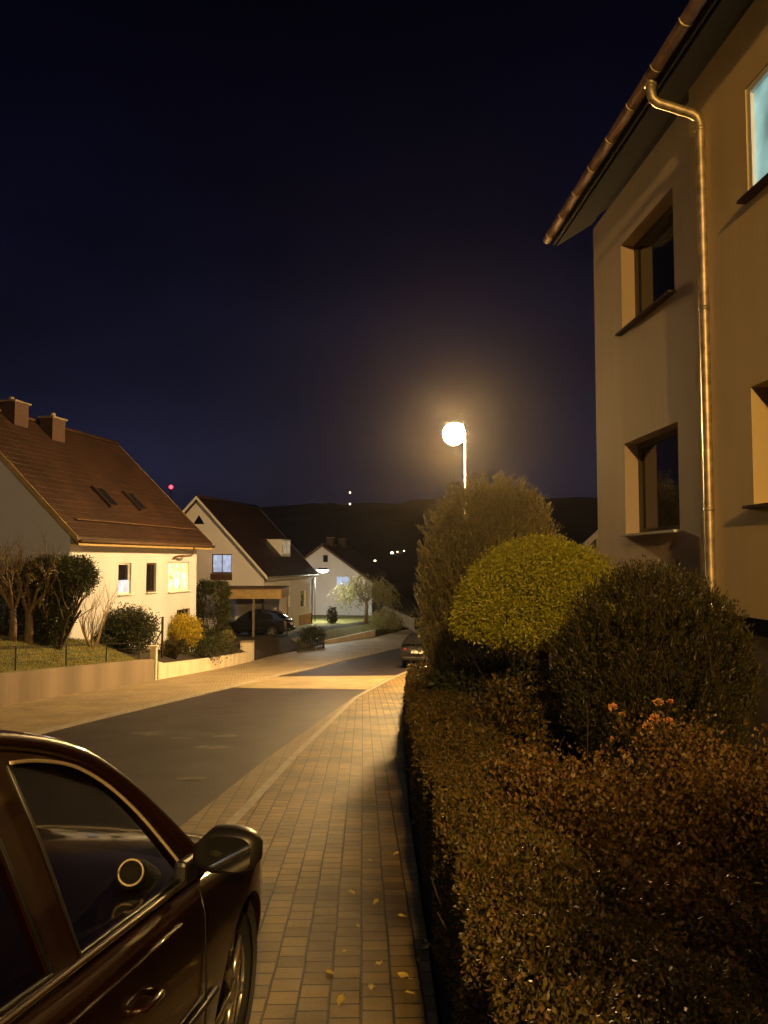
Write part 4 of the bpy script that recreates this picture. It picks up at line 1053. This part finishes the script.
# ------------------------------------------------------------------ CARS (local: x right, y forward with 0 at the foot of the A pillar, z up)
def smooth_pts(pts, n=6):
    out = []
    for i in range(len(pts)-1):
        p0 = pts[max(0, i-1)]; p1 = pts[i]; p2 = pts[i+1]; p3 = pts[min(len(pts)-1, i+2)]
        for k in range(n):
            t = k/n
            out.append(tuple(.5*((2*b)+(-a+c)*t+(2*a-5*b+4*c-d)*t*t+(-a+3*b-3*c+d)*t**3) for a, b, c, d in zip(p0, p1, p2, p3)))
    out.append(tuple(pts[-1])); return out
SILL = .24
def car(name, label, loc, rot, paint, glass, detail=True, group=None):
    root = thing(name, label, 'car', loc, rot, group)
    # side x of the glasshouse at height z (tumblehome)
    def sx(z): return .80-.215*max(0, (z-.90))/.53
    def beltz(y): return .885-.02*y if y < 0 else .885-.05*y
    # ---- lower body
    st = [(-2.80, .46, .44, .68, .70), (-2.74, .70, .34, .80, .83), (-2.60, .80, .30, .93, .96), (-2.2, .835, .26, .955, .99), (-1.5, .845, .24, .93, .94), (-.75, .85, .235, .90, .91),
          (0, .845, .235, .885, .905), (.35, .84, .24, .86, .90), (.75, .825, .25, .82, .86), (1.05, .78, .27, .74, .79), (1.22, .68, .30, .64, .70), (1.32, .48, .36, .56, .60)]
    st = smooth_pts(st, 4); rows = []
    for y, w_, zb, zs, zt in st:
        half = [(0, zb), (w_*.80, zb), (w_*.95, zb+.05), (w_*.985, zb+.16), (w_*1.0, zb+(zs-zb)*.55), (w_*.995, zs-.12), (w_*.985, zs-.045), (w_*.955, zs-.008), (w_*.90, zs+.004), (w_*.6, zt+.004), (0, zt+.02)]
        half = smooth_pts(half, 2)
        ring = [(x, y, z) for x, z in half]+[(-x, y, z) for x, z in reversed(half[1:-1])]
        rows.append(ring)
    mb = MB().loft(rows, True); m = len(rows[0])
    mb.f.append(tuple(range(m))); mb.f.append(tuple((len(rows)-1)*m+i for i in range(m)))
    body = mb.build('body', paint, root, True)
    wheels = [(.66, 1), (.66, -1), (-1.84, 1), (-1.84, -1)]
    cut = MB()
    for y, s in wheels: cut.tube([(s*.55, y, .31), (s*1.1, y, .31)], .355, 36)
    co = cut.build('cutter', None)
    bo = body.modifiers.new('arch', 'BOOLEAN'); bo.operation = 'DIFFERENCE'; bo.object = co; bo.solver = 'EXACT'
    co.parent = root; bpy.context.view_layer.update()
    dg = bpy.context.evaluated_depsgraph_get(); me = bpy.data.meshes.new_from_object(body.evaluated_get(dg))
    body.modifiers.clear(); body.data = me; bpy.data.objects.remove(co)
    for p in me.polygons: p.use_smooth = True
    try: me.set_sharp_from_angle(angle=R(40))
    except Exception: pass
    # ---- glasshouse side outline (y, z) and windows
    top = smooth_pts([(.20, .895), (.07, 1.015), (-.06, 1.132), (-.21, 1.25), (-.40, 1.357), (-.66, 1.43), (-.95, 1.468), (-1.3, 1.465), (-1.65, 1.415), (-1.95, 1.32), (-2.2, 1.17), (-2.42, 1.0)], 4)
    outer = top+[(-2.42, .95), (-1.5, .91), (-.75, .885), (0, .868), (.18, .865)]
    fw = smooth_pts([(.04, .92), (-.05, 1.03), (-.175, 1.165), (-.31, 1.272), (-.455, 1.346), (-.62, 1.385), (-.74, 1.397)], 4)+[(-.745, 1.39), (-.70, 1.2), (-.67, .93)]
    rw = [(-.80, .935), (-.845, 1.2), (-.895, 1.395)]+smooth_pts([(-.90, 1.402), (-1.15, 1.408), (-1.40, 1.385), (-1.62, 1.32), (-1.80, 1.20), (-1.92, 1.03)], 3)+[(-1.90, .96)]
    glass_r = glass
    def side(s):
        loops = [outer, fw, rw]; flat = [p for l_ in loops for p in l_]
        tris = tessellate_polygon([[Vector((p[0], p[1], 0)) for p in l_] for l_ in loops])
        mb = MB(); mb.v = [Vector((s*sx(z), y, z)) for y, z in flat]; mb.f = [tuple(t) for t in tris]; 
        # inner return of the window openings
        for l_ in (fw, rw):
            for a, b in zip(l_, l_[1:]+l_[:1]):
                A_, B_ = Vector((s*sx(a[1]), a[0], a[1])), Vector((s*sx(b[1]), b[0], b[1])); k = Vector((-s*.035, 0, 0)); mb.quad(A_, B_, B_+k, A_+k)
        mb.build('door_frame', paint, root)
        for nm, l_ in (('front_window', fw), ('rear_window', rw)):
            glass = mt['glass_dark'] if s < 0 else glass_r
            mb = MB(); mb.v = [Vector((s*(sx(z)-.012), y, z)) for y, z in l_]; mb.f = [tuple(range(len(l_)))]; g = mb.build(nm, glass, root)
            MB().tube([Vector((s*(sx(z)+.002), y, z)) for y, z in l_+l_[:1]], .0055, 6).build('seal', mt['black_plastic'], g, True)
            if detail and nm == 'front_window': MB().tube([Vector((s*(sx(z)+.005), y, z)) for y, z in l_[:25]], .0055, 6).build('window_trim', mt['satin'], g, True)
    side(1); side(-1)
    # ---- roof skin across, windscreen and tailgate glass
    def across(pts, nx=16, crown=.055, edge=.0):
        rows = []
        for y, z in pts:
            r = []
            for k in range(nx+1):
                q = -1+2*k/nx; r.append((q*(sx(z)+edge), y, z+crown*(1-abs(q)**3.0)))
            rows.append(r)
        return MB().loft(rows)
    i0 = min(range(len(top)), key=lambda i: abs(top[i][0]+.44)); i1 = min(range(len(top)), key=lambda i: abs(top[i][0]+1.65))
    across(top[i0:i1+1]).build('roof', paint, root, True)
    across(top[:i0+1]).build('windscreen', glass, root, True); across(top[i1:]).build('rear_screen', glass, root, True)
    for s in (1, -1):
        MB().tube([(s*(sx(z)-.004), y, z+.006) for y, z in top], [.028]*len(top), 8).build('roof_rail', paint, root, True)
    # ---- mouldings, shoulder glint, handles, lamps
    for s in (1, -1):
        MB().tube([(s*(sx(.92)+.016), y, beltz(y)+.025) for y in np.linspace(-.02, -1.95, 14)], .011, 7).build('belt_moulding', mt['chrome'], root, True)
        MB().tube([(s*(.845*.993+.004), y, .93-.115-.02*y) for y in np.linspace(-.12, -2.0, 12)], .004, 5).build('shoulder_glint', mt['chrome'], root, True)  # chrome tube stands in for the shine along the body crease
        MB().tube([(s*.853, y, .49) for y in np.linspace(.22, -1.42, 10)], .012, 6).build('rub_strip', mt['black_plastic'], root, True)
        for y in (-.40, -1.28):
            mb = MB().tube([(s*.845, y+.075, .705), (s*.878, y+.055, .712), (s*.882, y, .715), (s*.878, y-.055, .716), (s*.845, y-.075, .715)], .011, 8)
            mb.lathe([(0, .004), (.02, .003), (.024, 0)], 12, (s*.0, 0, -5)) if False else None
            mb.build('door_handle', paint, root, True)
        # door gaps
        for y0 in (.12, -.735, -1.50): MB().tube([(s*.852, y0, .32), (s*.8535, y0-.01, .55), (s*.846, y0-.03, .78), (s*.822, y0-.035, .87)], .0035, 4).build('door_gap', mt['black_plastic'], root, True)
        # mirror
        mb = MB(); rows = []
        for k in range(11):
            t = k/10; x = .80+.02+.235*t
            f_ = 1 if t > .28 else .45+.55*t/.28
            hh = (.074*(1-.45*max(0, (t-.55)/.45)**2.2))*f_; dd = .062*(1-.5*max(0, (t-.4)/.6)**2)*f_
            if t == 1: hh, dd = .03, .02
            zc = 1.005+.01*t-.035*(1-f_); ycn = .045-.03*t
            rows.append([(s*x, ycn+dd*math.copysign(abs(math.cos(g))**.7, math.cos(g)), zc+hh*math.copysign(abs(math.sin(g))**.6, math.sin(g))) for g in np.linspace(0, 2*math.pi, 20, endpoint=False)])
        mb.loft(rows, True); mb.f.append(tuple(range(20))); mb.f.append(tuple(10*20+i for i in range(20)))
        mi = mb.build('wing_mirror', paint if s < 0 else mt['black_plastic'], root, True)
        gl = []
        for g in np.linspace(0, 2*math.pi, 26, endpoint=False):
            cx_, cz_ = .955+.08*math.copysign(abs(math.cos(g))**.55, math.cos(g)), 1.01+.054*math.copysign(abs(math.sin(g))**.6, math.sin(g)); gl.append((s*cx_, .045-.03*(cx_-.82)/.26-.0625, cz_))
        mb = MB(); mb.v = [Vector(q) for q in gl]; mb.f = [tuple(range(26))]; mb.build('mirror_glass', mt['mirror_glass'], mi)
        MB().box((s*.795, .03, .935), (.045, .13, .085)).build('mirror_base', mt['black_plastic'], mi, bevel=.015)
        # tail and head lamps
        mb = MB().prism([(s*.50, -2.765, .66), (s*.745, -2.70, .66), (s*.79, -2.60, .68), (s*.79, -2.60, .87), (s*.73, -2.69, .87), (s*.50, -2.75, .85)], (0, .12, 0)); mb.build('tail_lamp', mt['tail'], root, bevel=.02)
        MB().prism([(s*.38, 1.30, .52), (s*.62, 1.235, .52), (s*.72, 1.13, .56), (s*.72, 1.10, .68), (s*.60, 1.20, .665), (s*.38, 1.275, .63)], (0, -.10, 0)).build('headlamp', mt['head'], root, bevel=.02)
    MB().box((0, -2.80, .42), (1.35, .12, .17)).build('rear_bumper', mt['black_plastic'], root, bevel=.04)
    MB().box((0, 1.30, .38), (1.05, .12, .16)).build('front_bumper', mt['black_plastic'], root, bevel=.04)
    MB().box((0, -2.802, .71), (.52, .03, .115)).build('number_plate', mt['plate'], root, bevel=.004)
    MB().box((0, -2.79, .80), (.62, .03, .03)).build('tailgate_trim', mt['chrome'], root)
    # ---- wheels
    for y, s in wheels:
        T = Matrix.Translation((s*.675, y, .30)) @ Matrix.Rotation(R(90)*s, 4, 'Y')
        def L_(prf, n, nm, mat, par, extra=None):
            mb = MB().lathe(prf, n)
            if extra: extra(mb)
            mb.v = [T @ v for v in mb.v]; return mb.build(nm, mat, par, True)
        tyre = L_([(.205, -.09), (.285, -.095), (.30, -.07), (.302, 0), (.30, .07), (.285, .095), (.215, .10), (.205, .085)], 40, 'wheel', mt['rubber'], root)
        L_([(.345, -.16), (.345, .10)], 36, 'wheel_liner', mt['rubber'], root)
        def sp_(mb):
            for k in range(5):
                g = k*2*math.pi/5; q = Vector((math.cos(g), math.sin(g), 0)); t_ = Vector((-q.y, q.x, 0))
                mb.prism([q*.03-t_*.03+Vector((0, 0, .085)), q*.03+t_*.03+Vector((0, 0, .085)), q*.20+t_*.018+Vector((0, 0, .07)), q*.20-t_*.018+Vector((0, 0, .07))], (0, 0, .025))
            mb.lathe([(.0, .118), (.045, .112), (.052, .08)], 18)
        L_([(.214, .102), (.222, .095), (.205, .075), (.195, .02), (.19, -.05)], 36, 'rim', mt['alloy'], tyre, sp_)
    # ---- cabin
    if detail:
        MB().box((0, -.9, .50), (1.45, 2.0, .45)).build('cabin_floor', mt['interior'], root)
        mb = MB().loft([[(x, .02, .80), (x, -.18, .90), (x, -.34, .88), (x, -.40, .72), (x, -.34, .58)] for x in np.linspace(-.74, .74, 8)]); mb.build('dashboard', mt['interior'], root, True)
        vc = Vector(VENT); nrm = Vector((.30, -1, .25)).normalized(); a_ = nrm.cross(Vector((0, 0, 1))).normalized(); b_ = a_.cross(nrm)
        MB().tube([vc+nrm*.03+(a_*math.cos(g)+b_*math.sin(g))*.038 for g in np.linspace(0, 2*math.pi, 33)], .0045, 8).build('air_vent', mt['satin'], root, True)
        MB().tube([vc+nrm*.028, vc-nrm*.03, vc-nrm*.10+Vector((0, 0, -.02)), vc+Vector((-.05, .16, -.10))], [.040, .046, .06, .09], 18).build('vent_pod', mt['interior'], root, True)
        for x in (.37, -.37):
            mb = MB(); rows = []
            for t in np.linspace(0, 1, 8):
                y = -.95-.22*t; z = .68+.66*t; ww = .24*(1-.25*t**3); rows.append([(x-ww, y+.02, z), (x-ww*.7, y+.07, z), (x, y+.05, z), (x+ww*.7, y+.07, z), (x+ww, y+.02, z), (x+ww*.8, y-.07, z), (x-ww*.8, y-.07, z)])
            mb.loft(rows, True); mb.box((x, -.72, .70), (.48, .5, .14)); mb.tube([(x-.11, -1.2, 1.36), (x, -1.2, 1.40), (x+.11, -1.2, 1.36)], .055, 8); mb.build('seat', mt['interior'], root, True)
        MB().loft([[(.735, -1.02+.0, .93), (.735, -.985, .93)], [(.69, -.99, 1.10), (.69, -.955, 1.10)], [(.625, -.93, 1.30), (.625, -.90, 1.30)]]).build('seat_belt', mt['belt'], root)
        sc_ = Vector((-.37, -.46, .86)); ax = Vector((0, -.9, .45)).normalized(); a_ = Vector((1, 0, 0)); b_ = a_.cross(ax)
        MB().tube([sc_+(a_*math.cos(g)+b_*math.sin(g))*.18 for g in np.linspace(0, 2*math.pi, 33)], .014, 8).build('steering_wheel', mt['interior'], root, True)
    return root
# near dark red car, half on the pavement
P0 = at(184, 884, 2.72); hd = R(7.5)
slope = math.atan(.086)
# local origin: belt corner is at local (.80,0,.885)
Rm = Matrix.Rotation(-hd, 3, 'Z') @ Matrix.Rotation(-slope, 3, 'X')
cl = Vector(P0)-Rm @ Vector((.80, 0, .90))
best = None
for k in range(200):                       # the round vent at the dashboard end, just inside the side window
    q = Rm.transposed() @ (at(132, 872, 1.6+k*.01)-cl)
    if best is None or abs(q.x-.66) < abs(best.x-.66): best = q
VENT = best; print('vent', VENT)
car('parked_car', 'dark red parked car in the foreground at left, half on the pavement', cl, Rm.to_euler(), mt['car_red'], mt['glass_car'])
print('near car ground gap', cl.z-prof(cl.y))
# far car, rear towards us
pc = on_ground(424, 38.6); pc.x = at(403, 650, 35.8).x+.86+.33
car('parked_car', 'dark grey car parked down the road beside the feathery tree, rear towards us', (pc.x, 38.6, prof(38.6)+.02), (-math.atan(.075), 0, R(-12)), mt['car_grey'], mt['glass_dark'], False)
# carport car, sideways
pk = on_ground(258, 52.6)
kc = car('parked_car', 'black car parked sideways under the wooden carport', (pk.x-.9, 52.6, pk.z+.03), (0, 0, R(82)), mt['car_black'], mt['glass_dark'], False)
kc.scale = (1.1, 1.15, 1.15)

# ------------------------------------------------------------------ STREET LAMPS
def M_lamp(name, col, st):
    m, N, L, b = new_mat(name); e = N.new('ShaderNodeEmission'); e.inputs[0].default_value = (*col, 1); e.inputs[1].default_value = st
    L.new(e.outputs[0], N['Material Output'].inputs['Surface']); return m
def street_lamp(label, base, h, arm, mat, r=.2, flat=1.0, ball=False, group='street lamps', pole=.05, name='street_lamp', met='steel'):
    root = thing(name, label, 'street lamp', base, group=group)
    ax, ay = arm
    MB().tube([(0, 0, -.2), (0, 0, .9)], .085, 12).build('base', mt[met], root, True)
    MB().tube([(0, 0, .9), (0, 0, h-.1)], [pole*1.2, pole*.8], 12).build('pole', mt[met], root, True)
    MB().tube([(0, 0, h-.12), (ax*.3, ay*.3, h+.12), (ax, ay, h+.2)] if not ball else [(0, 0, h-.12), (ax*.2, 0, h+r*.9), (ax, ay, h+r+.04)], pole*.6, 8).build('arm', mt[met], root, True)
    if ball:
        MB().lathe([(0, h+r+.08), (r*.30, h+r+.06), (r*.46, h+r*.93), (r*.40, h+r*.93), (0, h+r*.97)], 24, (ax, ay, 0)).build('lamp_hood', mt['iron'], root, True)
        MB().lathe([(max(.001, r*math.cos(a)), h+r*math.sin(a)) for a in np.linspace(-math.pi/2, math.pi/2*.72, 13)], 24, (ax, ay, 0)).build('lamp_globe', mat, root, True)
        return root
    MB().lathe([(0, h+.30), (r*.7, h+.27), (r*1.2, h+.16), (r*1.25, h+.11), (r*.98, h+.11), (r*.9, h+.2), (0, h+.24)], 24, (ax, ay, 0)).build('lamp_hood', mt['iron'], root, True)
    g = np.linspace(-math.pi/2, math.pi/2*.35, 9); MB().lathe([(max(.001, r*math.cos(a)), h+(.02 if flat == 1 else .13)+flat*r*math.sin(a)) for a in (g if flat == 1 else g[:-2])], 18, (ax, ay, 0)).build('lamp_globe', mat, root, True)
    return root
WARM = (1, .61, .22); REARC = (1, .58, .16)
lamp_front = M_lamp('lamp_front', WARM, 2900)
lamp_rear = M_lamp('lamp_rear', REARC, 6700)
lamp_led = M_lamp('lamp_led', (1, .97, .78), 420)
YL = 29.0; hp = at(454, 434, YL); bz = prof(YL); px_ = at(465, 460, YL).x
street_lamp('tall glowing street lamp rising behind the feathery tree', (px_, YL, bz), hp.z-bz, (hp.x-px_, 0), lamp_front, .39, ball=True, pole=.038)
street_lamp('street lamp behind the camera that lights the building and pavement', (1.7, -12.5, prof(-12.5)), 6.7, (-.5, 0), lamp_rear, .24)
YD = 69.0; hd_ = at(323, 571, YD); bx = at(315, 600, YD).x
street_lamp('cool white lamp on a thin dark pole at the far corner of the dormer house', (bx, YD, prof(YD)), hd_.z-prof(YD), (hd_.x-bx, -.2), lamp_led, .5, flat=.45, pole=.035, met='iron')
# far lamps
yf = 95.0; p = at(493, 546, yf); street_lamp('tiny distant street lamp seen between feathery tree and dome', (p.x+.3, yf, prof(yf)-.5), p.z-prof(yf)+.5, (-.3, 0), mt['white_glow'], .28)
for k, (px, py, Y, r, lab) in enumerate(((375, 561, 236, .4, 'lowest and leftmost of the tiny lamps on the far hillside'), (392, 553, 262, .55, 'brightest tiny lamp on the far hillside'), (397.5, 552, 265, .32, 'faint tiny lamp just right of the brightest hillside lamp'), (404, 551, 268, .3, 'faint rightmost tiny lamp on the far hillside'), (414, 576, 215, .28, 'tiny low lamp on the far hillside beside the feathery tree'))):
    p = at(px, py, Y); zb = hill_z(Y)-2
    root = thing('hillside_lamp', lab, 'lamp', (p.x, Y, min(zb, p.z-2)), group='tiny lamps on the far hillside')
    MB().tube([(0, 0, 0), (0, 0, p.z-root.location.z-r)], .09, 6).build('pole', mt['steel'], root)
    MB().lathe([(max(.001, r*math.cos(a)), p.z-root.location.z+r*math.sin(a)) for a in np.linspace(-1.57, 1.57, 7)], 10).build('lamp_globe', mt['far_glow'], root, True)
def mast(label, px, pys, Y, mat, r, base):
    p = at(px, pys[0], Y); root = thing('radio_mast', label, 'mast', (p.x, Y, base)); hh = p.z-base
    mb = MB()
    for a in (0, 2.1, 4.2): mb.tube([(1.2*math.cos(a), 1.2*math.sin(a), 0), (.25*math.cos(a), .25*math.sin(a), hh)], .07, 5)
    for k in range(12): z = hh*k/12; q = 1.2-.95*k/12; mb.tube([(q, 0, z), (-q*.5, q*.86, z+hh/24), (-q*.5, -q*.86, z+hh/12)], .04, 4)
    mb.build('lattice', mt['iron'], root)
    for py in pys:
        z = at(px, py, Y).z-base; MB().lathe([(max(.001, r*math.cos(a)), z+r*math.sin(a)) for a in np.linspace(-1.57, 1.57, 7)], 10).build('beacon', mat, root, True)
mast('distant mast on the hill with two pale warning lights', 350, (492.5, 504), 620, mt['far_glow'], .8, 20)
mast('distant mast with one red warning light beyond the red roof', 171, (487,), 330, mt['red_glow'], .8, 4)

# ------------------------------------------------------------------ the person taking the photo (casts the head shadow on the pavement)
def person():
    root = thing('person', 'person in a dark coat standing behind the camera, arms raised to hold a phone', 'person', (.02, -.42, prof(-.42)+.05))
    J = {'pel': ((0, 0, .93), .15), 'wa': ((0, 0, 1.08), .145), 'ch': ((0, .01, 1.30), .165), 'nk': ((0, .01, 1.48), .06), 'hb': ((0, .03, 1.56), .085), 'ht': ((0, .03, 1.69), .085)}
    Ed = [('pel', 'wa'), ('wa', 'ch'), ('ch', 'nk'), ('nk', 'hb'), ('hb', 'ht')]
    for q, s_ in (('l', -1), ('r', 1)):
        J.update({q+'hp': ((s_*.10, 0, .86), .095), q+'kn': ((s_*.11, .02, .48), .065), q+'an': ((s_*.12, -.02, .09), .045), q+'to': ((s_*.14, .17, .04), .04),
                  q+'sh': ((s_*.19, .0, 1.41), .07), q+'el': ((s_*.24, .12, 1.20), .05), q+'wr': ((s_*.10, .29, 1.46), .033), q+'ha': ((s_*.07, .31, 1.54), .032)})
        Ed += [('pel', q+'hp'), (q+'hp', q+'kn'), (q+'kn', q+'an'), (q+'an', q+'to'), ('ch', q+'sh'), (q+'sh', q+'el'), (q+'el', q+'wr'), (q+'wr', q+'ha')]
    ks = list(J); me = bpy.data.meshes.new('body'); me.from_pydata([J[k][0] for k in ks], [(ks.index(a), ks.index(b)) for a, b in Ed], [])
    o = bpy.data.objects.new('body', me); COL.objects.link(o); o.parent = root
    sk = o.modifiers.new('skin', 'SKIN'); sb = o.modifiers.new('sub', 'SUBSURF'); sb.levels = sb.render_levels = 2
    if not me.skin_vertices: me.attributes
    for k, v in zip(ks, me.skin_vertices[0].data): v.radius = (J[k][1], J[k][1]); v.use_root = (k == 'pel')
    me.materials.append(mt['coat'])
person()

# ------------------------------------------------------------------ thin haze volume added to give the lamps a halo
hm, N, L, b = new_mat('haze'); N.remove(b)
v = N.new('ShaderNodeVolumePrincipled'); v.inputs['Color'].default_value = (.96, .88, .84, 1); v.inputs['Density'].default_value = .00019; v.inputs['Anisotropy'].default_value = .90
L.new(v.outputs[0], N['Material Output'].inputs['Volume'])
tag(MB().box((0, 820, 60), (2600, 1800, 180)).build('haze', hm), kind='stuff')

# ------------------------------------------------------------------ render settings
vs = SC.view_settings; vs.view_transform = 'Standard'; vs.look = 'None'; vs.exposure = 0; vs.gamma = 1; vs.use_curve_mapping = False
SC.render.engine = 'CYCLES'
